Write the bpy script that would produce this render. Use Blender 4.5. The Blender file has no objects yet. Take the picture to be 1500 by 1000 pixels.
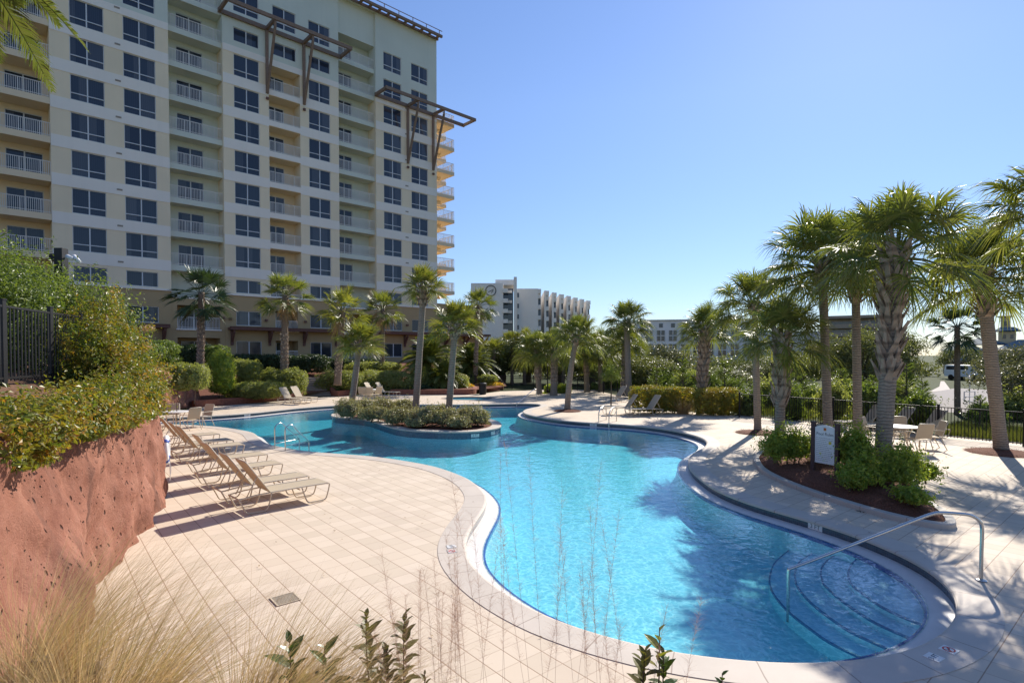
import bpy, math, random
import numpy as np
from mathutils import Vector, Matrix
from mathutils.geometry import tessellate_polygon

scene = bpy.context.scene
COL = scene.collection
R = math.radians

# ------------------------------------------------------------------ camera
FPX, HY, PITCH, CAMH = 825.0, 519.0, 0.022, 3.2
CY = HY + FPX * math.tan(PITCH)
cam_d = bpy.data.cameras.new("camera")
cam = bpy.data.objects.new("camera", cam_d)
COL.objects.link(cam)
cam.location = (0, 0, CAMH)
cam.rotation_euler = (math.pi / 2 - PITCH, 0, 0)
cam_d.sensor_fit = 'HORIZONTAL'
cam_d.sensor_width = 36.0
cam_d.lens = 36.0 * FPX / 1500.0
cam_d.shift_y = (CY - 500.0) / 1500.0
cam_d.clip_start = 0.05
cam_d.clip_end = 4000
scene.camera = cam

# ------------------------------------------------------------------ light
SUN_EL, SUN_AZ = R(34.0), R(31.5)          # azimuth measured clockwise from +Y
world = bpy.data.worlds.new("World")
scene.world = world
world.use_nodes = True
wn = world.node_tree
for n in list(wn.nodes):
    wn.nodes.remove(n)
w_out = wn.nodes.new('ShaderNodeOutputWorld')
w_bg = wn.nodes.new('ShaderNodeBackground')
w_sky = wn.nodes.new('ShaderNodeTexSky')
w_sky.sky_type = 'NISHITA'
w_sky.sun_disc = False
w_sky.sun_elevation = SUN_EL
w_sky.sun_rotation = SUN_AZ
w_sky.altitude = 0
w_sky.air_density = 1.0
w_sky.dust_density = 0.06
w_sky.ozone_density = 3.0
w_bg.inputs['Strength'].default_value = 0.122
w_geo = wn.nodes.new('ShaderNodeTexCoord'); w_sep = wn.nodes.new('ShaderNodeSeparateXYZ'); w_ramp = wn.nodes.new('ShaderNodeValToRGB')
wn.links.new(w_geo.outputs['Generated'], w_sep.inputs[0]); wn.links.new(w_sep.outputs[2], w_ramp.inputs[0])
w_e = w_ramp.color_ramp.elements                       # hand-tuned tint of the sky by height above the horizon
w_e[0].position = 0.0; w_e[0].color = (.43, .45, .54, 1); w_e[1].position = .75; w_e[1].color = (.70, .73, .86, 1)
w_m1 = w_e.new(.12); w_m1.color = (.50, .52, .61, 1); w_m2 = w_e.new(.40); w_m2.color = (.68, .68, .76, 1)
w_mix = wn.nodes.new('ShaderNodeMix'); w_mix.data_type = 'RGBA'; w_mix.blend_type = 'MULTIPLY'
w_mix.inputs[0].default_value = 1.0; wn.links.new(w_ramp.outputs[0], w_mix.inputs[7])
wn.links.new(w_sky.outputs[0], w_mix.inputs[6]); wn.links.new(w_mix.outputs[2], w_bg.inputs['Color'])
wn.links.new(w_bg.outputs[0], w_out.inputs['Surface'])
sun_d = bpy.data.lights.new("sun", 'SUN')
sun_d.energy = 4.2
sun_d.angle = R(0.5)
sun_d.color = (1.0, 0.93, 0.82)
sun = bpy.data.objects.new("sun", sun_d)
COL.objects.link(sun)
sdir = Vector((math.sin(SUN_AZ) * math.cos(SUN_EL), math.cos(SUN_AZ) * math.cos(SUN_EL), math.sin(SUN_EL)))
sun.rotation_euler = sdir.to_track_quat('Z', 'Y').to_euler()
sun.location = (20, 30, 60)
scene.view_settings.view_transform = 'Standard'
scene.view_settings.look = 'None'
scene.view_settings.exposure = 0.80
scene.view_settings.gamma = 1
scene.cycles.max_bounces = 10
scene.cycles.transparent_max_bounces = 16
scene.cycles.caustics_reflective = False
scene.cycles.caustics_refractive = False

# ------------------------------------------------------------------ measuring helpers (photo pixel -> place)
def ray(x, y):
    dx = (x - 750) / FPX
    dz = -(y - CY) / FPX
    c, s = math.cos(PITCH), math.sin(PITCH)
    return np.array([dx, c + dz * s, -s + dz * c])

def G(x, y, z=0.0):
    d = ray(x, y)
    t = (z - CAMH) / d[2]
    return np.array([d[0] * t, d[1] * t, z])

def DP(x, y, Y):
    d = ray(x, y)
    t = Y / d[1]
    return np.array([d[0] * t, Y, CAMH + d[2] * t])

# ------------------------------------------------------------------ object helpers
def tag(o, label=None, cat=None, group=None, kind=None):
    if label: o['label'] = label
    if cat: o['category'] = cat
    if group: o['group'] = group
    if kind: o['kind'] = kind
    return o

def empty(name, loc=(0, 0, 0), rz=0.0, parent=None):
    o = bpy.data.objects.new(name, None)
    COL.objects.link(o)
    o.location = tuple(float(v) for v in loc)
    o.rotation_euler = (0, 0, rz)
    o.empty_display_size = 0.1
    if parent: o.parent = parent
    return o

def mesh_np(name, V, F, mats, midx=None, smooth=False, uv=None):
    """V (n,3), F list of arrays (m,k)"""
    if not isinstance(F, list): F = [F]
    F = [np.asarray(f, dtype=np.int32) for f in F if len(f)]
    me = bpy.data.meshes.new(name)
    V = np.asarray(V, dtype=np.float32)
    me.vertices.add(len(V))
    me.vertices.foreach_set('co', V.ravel())
    nl = sum(f.size for f in F)
    nf = sum(len(f) for f in F)
    me.loops.add(nl)
    me.polygons.add(nf)
    me.loops.foreach_set('vertex_index', np.concatenate([f.ravel() for f in F]))
    tot = np.concatenate([np.full(len(f), f.shape[1], np.int32) for f in F])
    st = np.concatenate([[0], np.cumsum(tot)[:-1]]).astype(np.int32)
    me.polygons.foreach_set('loop_start', st)
    me.polygons.foreach_set('loop_total', tot)
    me.polygons.foreach_set('use_smooth', np.full(nf, bool(smooth)))
    if not isinstance(mats, (list, tuple)): mats = [mats]
    for m in mats: me.materials.append(m)
    if midx is not None:
        me.polygons.foreach_set('material_index', np.asarray(midx, np.int32))
    if uv is not None:
        l = me.uv_layers.new(name='UVMap')
        l.data.foreach_set('uv', np.asarray(uv, np.float32).ravel())
    me.update(calc_edges=True)
    me.validate()
    return me

def link(name, me, parent=None, loc=(0, 0, 0), rz=0.0):
    o = bpy.data.objects.new(name, me)
    COL.objects.link(o)
    o.location = tuple(float(v) for v in loc)
    o.rotation_euler = (0, 0, rz)
    if parent: o.parent = parent
    return o

def copy_tree(o, parent=None):
    c = o.copy()
    COL.objects.link(c)
    c.parent = parent
    for ch in list(o.children):
        copy_tree(ch, c)
    return c

BOXF = np.array([[0, 3, 2, 1], [4, 5, 6, 7], [0, 1, 5, 4], [1, 2, 6, 5], [2, 3, 7, 6], [3, 0, 4, 7]])

class MB:
    def __init__(self):
        self.V = []; self.Q = []; self.T = []; self.n = 0; self.qm = []; self.tm = []
    def add(self, V, Q=None, T=None, m=0):
        V = np.asarray(V, float).reshape(-1, 3)
        if Q is not None and len(Q):
            self.Q.append(np.asarray(Q, int) + self.n); self.qm.append(np.full(len(Q), m))
        if T is not None and len(T):
            self.T.append(np.asarray(T, int) + self.n); self.tm.append(np.full(len(T), m))
        self.V.append(V); self.n += len(V)
    def hexa(self, P, m=0):
        self.add(P, BOXF, m=m)
    def box(self, x0, x1, y0, y1, z0, z1, m=0, xf=None):
        P = np.array([[x0, y0, z0], [x1, y0, z0], [x1, y1, z0], [x0, y1, z0],
                      [x0, y0, z1], [x1, y0, z1], [x1, y1, z1], [x0, y1, z1]], float)
        if xf is not None: P = xf(P)
        self.hexa(P, m)
    def bar(self, a, b, w, h=None, up=(0, 0, 1), m=0):
        a = np.asarray(a, float); b = np.asarray(b, float); h = h or w
        d = b - a; d = d / np.linalg.norm(d)
        u = np.asarray(up, float)
        if abs(d @ u) > .98: u = np.array([1.0, 0, 0])
        s = np.cross(d, u); s /= np.linalg.norm(s); u = np.cross(s, d)
        s = s * w / 2; u = u * h / 2
        self.hexa([a - s - u, a + s - u, b + s - u, b - s - u, a - s + u, a + s + u, b + s + u, b - s + u], m)
    def tube(self, P, r, n=8, m=0, caps=True):
        P = np.asarray(P, float); k = len(P)
        r = np.broadcast_to(np.asarray(r, float), (k,))
        t = np.gradient(P, axis=0); t /= np.linalg.norm(t, axis=1)[:, None] + 1e-12
        ref = np.array([0, 0, 1.0]) if abs(t[0][2]) < .9 else np.array([1.0, 0, 0])
        s = np.cross(t[0], ref); s /= np.linalg.norm(s)
        rings = []
        a = np.linspace(0, 2 * np.pi, n, endpoint=False)
        for i in range(k):
            s = s - t[i] * (s @ t[i]); s /= np.linalg.norm(s) + 1e-12
            u = np.cross(t[i], s)
            rings.append(P[i] + r[i] * (np.cos(a)[:, None] * s + np.sin(a)[:, None] * u))
        V = np.concatenate(rings)
        i = np.arange(k - 1)[:, None] * n; j = np.arange(n)[None, :]; j2 = (j + 1) % n
        Q = np.stack([i + j, i + j2, i + n + j2, i + n + j], -1).reshape(-1, 4)
        T = []
        if caps:
            V = np.concatenate([V, P[:1], P[-1:]])
            c0, c1 = k * n, k * n + 1
            T = [[c0, (q + 1) % n, q] for q in range(n)] + [[c1, (k - 1) * n + q, (k - 1) * n + (q + 1) % n] for q in range(n)]
        self.add(V, Q, T, m)
    def lathe(self, prof, n=24, c=(0, 0, 0), m=0):
        prof = np.asarray(prof, float); k = len(prof)
        a = np.linspace(0, 2 * np.pi, n, endpoint=False)
        V = np.stack([prof[:, 0][:, None] * np.cos(a), prof[:, 0][:, None] * np.sin(a), np.repeat(prof[:, 1][:, None], n, 1)], -1).reshape(-1, 3) + np.asarray(c)
        i = np.arange(k - 1)[:, None] * n; j = np.arange(n)[None, :]; j2 = (j + 1) % n
        Q = np.stack([i + j, i + j2, i + n + j2, i + n + j], -1).reshape(-1, 4)
        self.add(V, Q, m=m)
    def build(self, name, mats, parent=None, loc=(0, 0, 0), rz=0.0, smooth=False, uv=None):
        V = np.concatenate(self.V)
        F = []; mi = []
        if self.Q: F.append(np.concatenate(self.Q)); mi.append(np.concatenate(self.qm))
        if self.T: F.append(np.concatenate(self.T)); mi.append(np.concatenate(self.tm))
        me = mesh_np(name, V, F, mats, np.concatenate(mi), smooth, uv)
        return link(name, me, parent, loc, rz)

def smooth_path(P, n=6):
    P = np.asarray(P, float)
    k = len(P); out = []
    for i in range(k - 1):
        p0 = P[max(i - 1, 0)]; p1 = P[i]; p2 = P[i + 1]; p3 = P[min(i + 2, k - 1)]
        for t in np.linspace(0, 1, n, endpoint=False):
            out.append(.5 * ((2 * p1) + (-p0 + p2) * t + (2 * p0 - 5 * p1 + 4 * p2 - p3) * t ** 2 + (-p0 + 3 * p1 - 3 * p2 + p3) * t ** 3))
    out.append(P[-1])
    return np.array(out)

def closed_curve(P, step=0.25):
    P = np.asarray(P, float); k = len(P); out = []
    for i in range(k):
        p0, p1, p2, p3 = P[(i - 1) % k], P[i], P[(i + 1) % k], P[(i + 2) % k]
        # centripetal-ish: plain Catmull-Rom, dense
        for t in np.linspace(0, 1, 24, endpoint=False):
            out.append(.5 * ((2 * p1) + (-p0 + p2) * t + (2 * p0 - 5 * p1 + 4 * p2 - p3) * t ** 2 + (-p0 + 3 * p1 - 3 * p2 + p3) * t ** 3))
    out = np.array(out)
    d = np.concatenate([[0], np.cumsum(np.linalg.norm(np.roll(out, -1, 0) - out, axis=1))])
    L = d[-1]; n = int(L / step)
    s = np.linspace(0, L, n, endpoint=False)
    oo = np.concatenate([out, out[:1]])
    Q = np.stack([np.interp(s, d, oo[:, c]) for c in range(oo.shape[1])], -1)
    for _ in range(6):
        Q = .5 * Q + .25 * (np.roll(Q, 1, 0) + np.roll(Q, -1, 0))
    return Q

def offset_curve(P, d):
    """positive d = outward for counter-clockwise curves"""
    t = np.roll(P, -1, 0) - np.roll(P, 1, 0)
    t = t / np.linalg.norm(t, axis=1)[:, None]
    n = np.stack([t[:, 1], -t[:, 0]], -1)
    return P + n * d

def ccw(P):
    x, y = P[:, 0], P[:, 1]
    a = np.sum(x * np.roll(y, -1) - np.roll(x, -1) * y)
    return P if a > 0 else P[::-1].copy()

def strip(mb, A, B, m=0, closed=True):
    """quads between two polylines of equal length (3D)"""
    n = len(A); V = np.concatenate([A, B])
    i = np.arange(n if closed else n - 1); j = (i + 1) % n
    mb.add(V, np.stack([i, j, n + j, n + i], -1), m=m)

def z3(P, z):
    return np.concatenate([P[:, :2], np.full((len(P), 1), float(z))], 1)

def fill(name, loops, z, m, parent=None):
    polys = [[Vector((float(p[0]), float(p[1]), 0)) for p in L] for L in loops]
    T = tessellate_polygon(polys)
    V = np.concatenate([z3(np.asarray(L), z) for L in loops])
    T = np.array([t for t in T])
    a, b, c = V[T[:, 0]], V[T[:, 1]], V[T[:, 2]]
    cr = np.cross(b - a, c - a)[:, 2]
    T[cr < 0] = T[cr < 0][:, ::-1]
    T = T[np.abs(cr) > 1e-9]
    me = mesh_np(name, V, [T], m)
    return link(name, me, parent)

# ------------------------------------------------------------------ materials
class NT:
    def __init__(self, name):
        self.m = bpy.data.materials.new(name); self.m.use_nodes = True
        self.t = self.m.node_tree
        for n in list(self.t.nodes): self.t.nodes.remove(n)
        self.out = self.t.nodes.new('ShaderNodeOutputMaterial')
    def n(self, typ, ins=None, **kw):
        nd = self.t.nodes.new(typ)
        for k, v in kw.items(): setattr(nd, k, v)
        for k, v in (ins or {}).items():
            if isinstance(v, bpy.types.NodeSocket): self.t.links.new(v, nd.inputs[k])
            else: nd.inputs[k].default_value = v
        return nd
    def link(self, a, b): self.t.links.new(a, b)
    def noise(self, scale, vec=None, detail=4, rough=.55):
        i = {'Scale': scale, 'Detail': detail, 'Roughness': rough}
        if vec is not None: i['Vector'] = vec
        return self.n('ShaderNodeTexNoise', i).outputs['Fac']
    def ramp(self, fac, stops):
        r = self.n('ShaderNodeValToRGB', {'Fac': fac})
        e = r.color_ramp.elements
        while len(e) < len(stops): e.new(.5)
        for k, (p, c) in enumerate(stops):
            e[k].position = p
            e[k].color = tuple(c) + (1,) if len(c) == 3 else c
        return r.outputs['Color']
    def mix(self, fac, a, b, mode='MIX'):
        nd = self.t.nodes.new('ShaderNodeMix'); nd.data_type = 'RGBA'; nd.blend_type = mode
        for k, v in ((0, fac), (6, a), (7, b)):
            if isinstance(v, bpy.types.NodeSocket): self.t.links.new(v, nd.inputs[k])
            else: nd.inputs[k].default_value = (tuple(v) + (1,)) if isinstance(v, (tuple, list)) and len(v) == 3 else v
        return nd.outputs[2]
    def math(self, op, a, b=0.0, clamp=False):
        nd = self.t.nodes.new('ShaderNodeMath'); nd.operation = op; nd.use_clamp = clamp
        for k, v in ((0, a), (1, b)):
            if isinstance(v, bpy.types.NodeSocket): self.t.links.new(v, nd.inputs[k])
            else: nd.inputs[k].default_value = v
        return nd.outputs[0]
    def coords(self, kind='Object'):
        if kind == 'World': return self.n('ShaderNodeNewGeometry').outputs['Position']
        return self.n('ShaderNodeTexCoord').outputs[kind]
    def island(self): return self.n('ShaderNodeNewGeometry').outputs['Random Per Island']
    def orand(self): return self.n('ShaderNodeObjectInfo').outputs['Random']
    def bump(self, h, strength=.3, dist=.02):
        return self.n('ShaderNodeBump', {'Height': h, 'Strength': strength, 'Distance': dist}).outputs['Normal']
    def principled(self, col, rough=.6, spec=.4, metal=0.0, normal=None, **kw):
        ins = {'Base Color': (tuple(col) + (1,)) if isinstance(col, (tuple, list)) and len(col) == 3 else col,
               'Roughness': rough, 'Metallic': metal, 'Specular IOR Level': spec}
        if normal is not None: ins['Normal'] = normal
        ins.update(kw)
        return self.n('ShaderNodeBsdfPrincipled', ins).outputs[0]
    def finish(self, sh):
        self.t.links.new(sh, self.out.inputs['Surface']); return self.m

def plain(name, col, rough=.6, spec=.4, metal=0.0, var=.12, vscale=6.0, bump=0.0, bscale=60.0, coord='World', streak=0.0):
    t = NT(name); v = t.coords(coord)
    f = t.noise(vscale, v)
    lo = tuple(c * (1 - var) for c in col); hi = tuple(min(1, c * (1 + var)) for c in col)
    c = t.ramp(f, [(.3, lo), (.7, hi)])
    if streak:
        mp = t.n('ShaderNodeMapping', {'Vector': v, 'Scale': (1.0, 1.0, .06)}).outputs[0]
        s = t.noise(2.2, mp, 5)
        c = t.mix(t.math('MULTIPLY', t.math('SUBTRACT', s, .45, True), streak * 3, True), c, tuple(x * .55 for x in col))
    nm = t.bump(t.noise(bscale, v, 6), .4, bump) if bump else None
    return t.finish(t.principled(c, rough, spec, metal, nm))

def leaf_mat(name, cols, trans=.35, rough=.42, spec=.5, tint=(1.25, 1.25, .55), alt=None):
    """cols: list of base colours picked per leaf (random per mesh island), plus clump-scale variation"""
    t = NT(name)
    r = t.island()
    k = len(cols)
    c = t.ramp(r, [((i + .5) / k, cols[i]) for i in range(k)])
    if alt:
        c2 = t.ramp(r, [((i + .5) / len(alt), alt[i]) for i in range(len(alt))])
        c = t.mix(t.n('ShaderNodeMapRange', {0: t.noise(2.3, t.coords('World'), 4), 1: .42, 2: .58}).outputs[0], c, c2)
    n = t.noise(1.3, t.coords('World'), 3)
    c = t.mix(t.math('MULTIPLY', t.math('SUBTRACT', n, .35, True), 1.2, True), c, tuple(x * 1.25 for x in cols[k // 2]))
    tc = t.mix(1.0, c, tuple(tint), 'MULTIPLY')
    p = t.principled(c, rough, spec)
    tr = t.n('ShaderNodeBsdfTranslucent', {'Color': tc}).outputs[0]
    return t.finish(t.n('ShaderNodeMixShader', {0: trans, 1: p, 2: tr}).outputs[0])
M = {}
# ------------------------------------------------------------------ material library
def deck_material():
    t = NT('deck_pavers')
    p = t.coords('World')
    az = R(50.2); B = (math.sin(az), math.cos(az), 0); A = (math.cos(az), -math.sin(az), 0)
    S = .315
    def dot(v): return t.n('ShaderNodeVectorMath', {0: p, 1: v}, operation='DOT_PRODUCT').outputs['Value']
    a = t.math('DIVIDE', dot(A), S); b = t.math('DIVIDE', dot(B), S)
    def line(q, w):
        f = t.math('FRACT', q); d = t.math('ABSOLUTE', t.math('SUBTRACT', f, .5))
        return t.n('ShaderNodeMapRange', {0: d, 1: .5 - w * 1.6, 2: .5 - w * .6}).outputs[0]
    lb, la = line(b, .017), line(a, .015)
    x = t.n('ShaderNodeSeparateXYZ', {0: p}).outputs[0]
    right = t.n('ShaderNodeMapRange', {0: x, 1: 1.0, 2: 4.0}).outputs[0]
    wb = t.math('ADD', .85, t.math('MULTIPLY', right, -.35))
    wa = t.math('ADD', .42, t.math('MULTIPLY', right, .43))
    j = t.math('MAXIMUM', t.math('MULTIPLY', lb, wb), t.math('MULTIPLY', la, wa))
    cell = t.n('ShaderNodeCombineXYZ', {0: t.math('FLOOR', a), 1: t.math('FLOOR', b)}).outputs[0]
    rnd = t.n('ShaderNodeTexWhiteNoise', {'Vector': cell}).outputs['Value']
    c = t.ramp(rnd, [(0, (.60, .50, .385)), (.5, (.645, .535, .415)), (1, (.68, .57, .45))])
    fine = t.noise(90, p, 6, .7)
    c = t.mix(t.math('MULTIPLY', t.math('SUBTRACT', fine, .5, True), .8, True), c, (.45, .35, .28))
    big = t.noise(.5, p, 5, .6)
    c = t.mix(t.math('MULTIPLY', t.math('SUBTRACT', big, .48, True), 1.6, True), c, (.50, .40, .325))
    st = t.n('ShaderNodeTexVoronoi', {'Vector': p, 'Scale': .9, 'Randomness': 1.0}).outputs['Distance']
    spot = t.n('ShaderNodeMapRange', {0: st, 1: .05, 2: .015}).outputs[0]
    c = t.mix(t.math('MULTIPLY', spot, .35), c, (.30, .24, .20))
    c = t.mix(j, c, (.30, .19, .125))
    h = t.math('SUBTRACT', t.math('MULTIPLY', fine, .15), j)
    return t.finish(t.principled(c, .75, .25, 0, t.bump(h, .5, .004)))

def coping_material(name, base=(.56, .49, .42)):
    t = NT(name)
    uv = t.coords('UV'); p = t.coords('World')
    u = t.n('ShaderNodeSeparateXYZ', {0: uv}).outputs[0]
    f = t.math('ABSOLUTE', t.math('SUBTRACT', t.math('FRACT', t.math('DIVIDE', u, .92)), .5))
    j = t.n('ShaderNodeMapRange', {0: f, 1: .488, 2: .497}).outputs[0]
    fine = t.noise(70, p, 6, .7); big = t.noise(1.4, p, 4)
    c = t.ramp(big, [(.3, tuple(x * .92 for x in base)), (.7, tuple(min(1, x * 1.06) for x in base))])
    c = t.mix(t.math('MULTIPLY', t.math('SUBTRACT', fine, .5, True), .9, True), c, tuple(x * .7 for x in base))
    c = t.mix(t.math('MULTIPLY', j, .8), c, (.25, .18, .14))
    return t.finish(t.principled(c, .7, .3, 0, t.bump(t.math('SUBTRACT', t.math('MULTIPLY', fine, .2), j), .4, .004)))

def tile_band_material(name, c1, c2, grout, size=.045):
    t = NT(name); uv = t.coords('UV')
    br = t.n('ShaderNodeTexBrick', {'Vector': uv, 'Color1': c1 + (1,), 'Color2': c2 + (1,), 'Mortar': grout + (1,), 'Scale': 1.0,
                                    'Mortar Size': .004, 'Brick Width': size, 'Row Height': size}, offset=0.0)
    return t.finish(t.principled(br.outputs['Color'], .2, .5))

def water_material():
    t = NT('pool_water')
    p = t.coords('World')
    n1 = t.noise(2.6, p, 3, .5); n2 = t.noise(9.0, p, 2, .5)
    h = t.math('ADD', t.math('MULTIPLY', n1, .7), t.math('MULTIPLY', n2, .22))
    nm = t.bump(h, .55, .05)
    # caustic light nets painted into the water's transparency tint by a cell pattern
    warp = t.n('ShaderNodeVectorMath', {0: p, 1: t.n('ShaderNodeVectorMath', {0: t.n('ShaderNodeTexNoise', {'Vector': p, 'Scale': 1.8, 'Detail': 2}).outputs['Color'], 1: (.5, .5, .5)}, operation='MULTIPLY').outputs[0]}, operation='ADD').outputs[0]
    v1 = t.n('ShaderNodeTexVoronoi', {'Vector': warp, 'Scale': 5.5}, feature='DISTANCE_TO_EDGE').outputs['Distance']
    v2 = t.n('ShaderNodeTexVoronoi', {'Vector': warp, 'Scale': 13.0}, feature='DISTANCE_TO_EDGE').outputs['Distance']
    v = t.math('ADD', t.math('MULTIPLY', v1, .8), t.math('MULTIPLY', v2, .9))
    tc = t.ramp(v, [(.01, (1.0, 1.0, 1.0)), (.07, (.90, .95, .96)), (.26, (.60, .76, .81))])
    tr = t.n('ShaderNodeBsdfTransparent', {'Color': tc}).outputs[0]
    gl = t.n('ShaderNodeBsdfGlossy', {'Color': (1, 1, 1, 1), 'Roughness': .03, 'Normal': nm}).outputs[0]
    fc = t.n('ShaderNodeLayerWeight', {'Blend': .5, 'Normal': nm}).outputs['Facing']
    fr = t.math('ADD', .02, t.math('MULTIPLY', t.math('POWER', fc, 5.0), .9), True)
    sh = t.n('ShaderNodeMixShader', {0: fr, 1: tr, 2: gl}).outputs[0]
    ab = t.n('ShaderNodeVolumeAbsorption', {'Color': (.22, .885, .965, 1), 'Density': .40}).outputs[0]
    t.link(ab, t.out.inputs['Volume'])
    return t.finish(sh)

def rock_material():
    t = NT('red_rock')
    p = t.coords('World')
    a = t.noise(1.1, p, 6, .6); b = t.noise(7, p, 6, .65); f = t.noise(45, p, 5, .7)
    c = t.ramp(a, [(.25, (.21, .082, .054)), (.5, (.30, .128, .084)), (.75, (.38, .185, .128))])
    c = t.mix(t.math('MULTIPLY', t.math('SUBTRACT', b, .45, True), 1.6, True), c, (.36, .18, .13))
    mp = t.n('ShaderNodeMapping', {'Vector': p, 'Scale': (1.0, 1.0, .16)}).outputs[0]
    s = t.noise(2.3, mp, 6, .6)
    c = t.mix(t.math('MULTIPLY', t.math('SUBTRACT', s, .52, True), 4.6, True), c, (.09, .04, .03))
    vo = t.n('ShaderNodeTexVoronoi', {'Vector': t.n('ShaderNodeMapping', {'Vector': p, 'Scale': (1, 1, .7)}).outputs[0], 'Scale': 6.5}).outputs['Distance']
    pit = t.n('ShaderNodeMapRange', {0: vo, 1: .20, 2: .09}).outputs[0]
    pm = t.math('MULTIPLY', pit, t.math('GREATER_THAN', t.noise(3.1, p, 2), .47))
    vo2 = t.n('ShaderNodeTexVoronoi', {'Vector': p, 'Scale': 13}).outputs['Distance']
    pit2 = t.math('MULTIPLY', t.n('ShaderNodeMapRange', {0: vo2, 1: .2, 2: .1}).outputs[0], t.math('GREATER_THAN', t.noise(2.1, p, 2), .52))
    pm = t.math('MAXIMUM', pm, pit2)
    c = t.mix(t.math('MULTIPLY', pm, .9), c, (.045, .022, .018))
    h = t.math('SUBTRACT', t.math('ADD', t.math('MULTIPLY', b, .8), t.math('MULTIPLY', f, .25)), t.math('MULTIPLY', pm, 1.2))
    gr = t.noise(120, p, 4, .8)
    c = t.mix(t.math('MULTIPLY', t.math('SUBTRACT', gr, .5, True), 1.5, True), c, (.13, .06, .04))
    h = t.math('ADD', h, t.math('MULTIPLY', gr, .22))
    return t.finish(t.principled(c, .85, .2, 0, t.bump(h, 1.0, .04)))

def stucco(name, col, var=.05, streak=.12, bump=.006):
    t = NT(name); p = t.coords('World')
    big = t.noise(.25, p, 4)
    c = t.ramp(big, [(.3, tuple(x * (1 - var) for x in col)), (.7, tuple(min(1, x * (1 + var)) for x in col))])
    mp = t.n('ShaderNodeMapping', {'Vector': p, 'Scale': (1.4, 1.4, .05)}).outputs[0]
    s = t.noise(1.6, mp, 5, .6)
    c = t.mix(t.math('MULTIPLY', t.math('SUBTRACT', s, .5, True), streak * 4, True), c, tuple(x * .72 for x in col))
    return t.finish(t.principled(c, .85, .2, 0, t.bump(t.noise(30, p, 4), .3, bump)))

def glass_mat(name, base, light, fac=.25):
    t = NT(name); p = t.coords('World')
    r = t.orand()
    c = t.mix(t.math('MULTIPLY', r, fac * 2), base, light)
    cur = t.n('ShaderNodeTexWave', {'Vector': p, 'Scale': 3.0, 'Distortion': 1.0}, wave_type='BANDS', bands_direction='X').outputs['Fac']
    c = t.mix(t.math('MULTIPLY', cur, .35), c, tuple(x * .6 for x in base))
    return t.finish(t.principled(c, .06, .6))

def trunk_mat(name, c1, c2, ring=5.0):
    t = NT(name); p = t.coords('Object')
    wv = t.n('ShaderNodeTexWave', {'Vector': p, 'Scale': ring, 'Distortion': 5.0, 'Detail': 3, 'Detail Scale': 1.4}, wave_type='BANDS', bands_direction='Z').outputs['Fac']
    mp = t.n('ShaderNodeMapping', {'Vector': p, 'Scale': (9, 9, 1.2)}).outputs[0]
    fib = t.noise(3.0, mp, 6, .7)
    c = t.mix(fib, c1, c2)
    c = t.mix(t.math('MULTIPLY', t.math('SUBTRACT', wv, .62, True), 1.6, True), c, tuple(x * .4 for x in c1))
    h = t.math('ADD', t.math('MULTIPLY', wv, .6), t.math('MULTIPLY', fib, .8))
    return t.finish(t.principled(c, .85, .2, 0, t.bump(h, .8, .02)))

M['deck'] = deck_material()
M['coping'] = coping_material('coping_stone')
M['kerb'] = coping_material('kerb_concrete', (.48, .44, .39))
M['ledge'] = plain('ledge_plaster', (.66, .63, .60), .55, .4, var=.06, vscale=4, bump=.003, streak=0)
M['tile_dark'] = tile_band_material('waterline_tile', (.045, .06, .085), (.075, .10, .14), (.10, .12, .14))
M['tile_blue'] = tile_band_material('trim_tile', (.025, .09, .38), (.04, .13, .45), (.08, .16, .36), .03)
M['tile_island'] = tile_band_material('island_tile', (.035, .075, .13), (.07, .13, .20), (.11, .16, .20), .06)
M['plaster'] = plain('pool_plaster', (.62, .83, .85), .7, .2, var=.05, vscale=2.5, bump=.002)
M['step_plaster'] = plain('step_plaster', (.66, .83, .90), .7, .2, var=.05, vscale=2.5, bump=.002)
M['water'] = water_material()
M['rock'] = rock_material()
M['spa_water'] = plain('spa_water', (.10, .42, .55), .05, .5, var=.05)
M['mulch'] = plain('pine_straw', (.17, .075, .05), .9, .1, var=.5, vscale=35, bump=.02, bscale=80)
M['soil'] = plain('garden_soil', (.15, .085, .055), .95, .1, var=.4, vscale=12, bump=.03, bscale=30)
M['lawn'] = plain('lawn_ground', (.05, .065, .022), .9, .1, var=.4, vscale=3, bump=.03, bscale=25)
M['asphalt'] = plain('asphalt', (.30, .27, .25), .9, .2, var=.1, vscale=1.5, bump=.004, bscale=80)
M['path'] = plain('concrete_path', (.55, .48, .42), .9, .2, var=.08)
M['steel'] = plain('stainless_steel', (.62, .60, .57), .22, .5, 1.0, var=.04)
M['black_metal'] = plain('black_metal', (.012, .011, .012), .45, .3, 0, var=.2)
M['frame_tan'] = plain('tan_metal', (.58, .49, .37), .38, .5, 0, var=.04)
M['white_metal'] = plain('white_metal', (.72, .70, .68), .4, .4, 0, var=.04)
def sling_mat():
    t = NT('sling_fabric'); p = t.coords('Object')
    w = t.n('ShaderNodeTexWave', {'Vector': p, 'Scale': 60.0, 'Distortion': .5}, wave_type='BANDS', bands_direction='X').outputs['Fac']
    c = t.mix(w, (.52, .43, .31), (.62, .52, .38))
    pr = t.principled(c, .7, .2)
    tr = t.n('ShaderNodeBsdfTranslucent', {'Color': (.5, .38, .24, 1)}).outputs[0]
    return t.finish(t.n('ShaderNodeMixShader', {0: .18, 1: pr, 2: tr}).outputs[0])
M['sling'] = sling_mat()
M['tan'] = stucco('tan_stucco', (.88, .72, .50))
M['balcony_tan'] = stucco('warm_stucco', (.82, .65, .44))
M['band'] = stucco('white_band', (.90, .81, .70), .03)
M['sage'] = stucco('sage_stucco', (.67, .68, .57))
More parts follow.
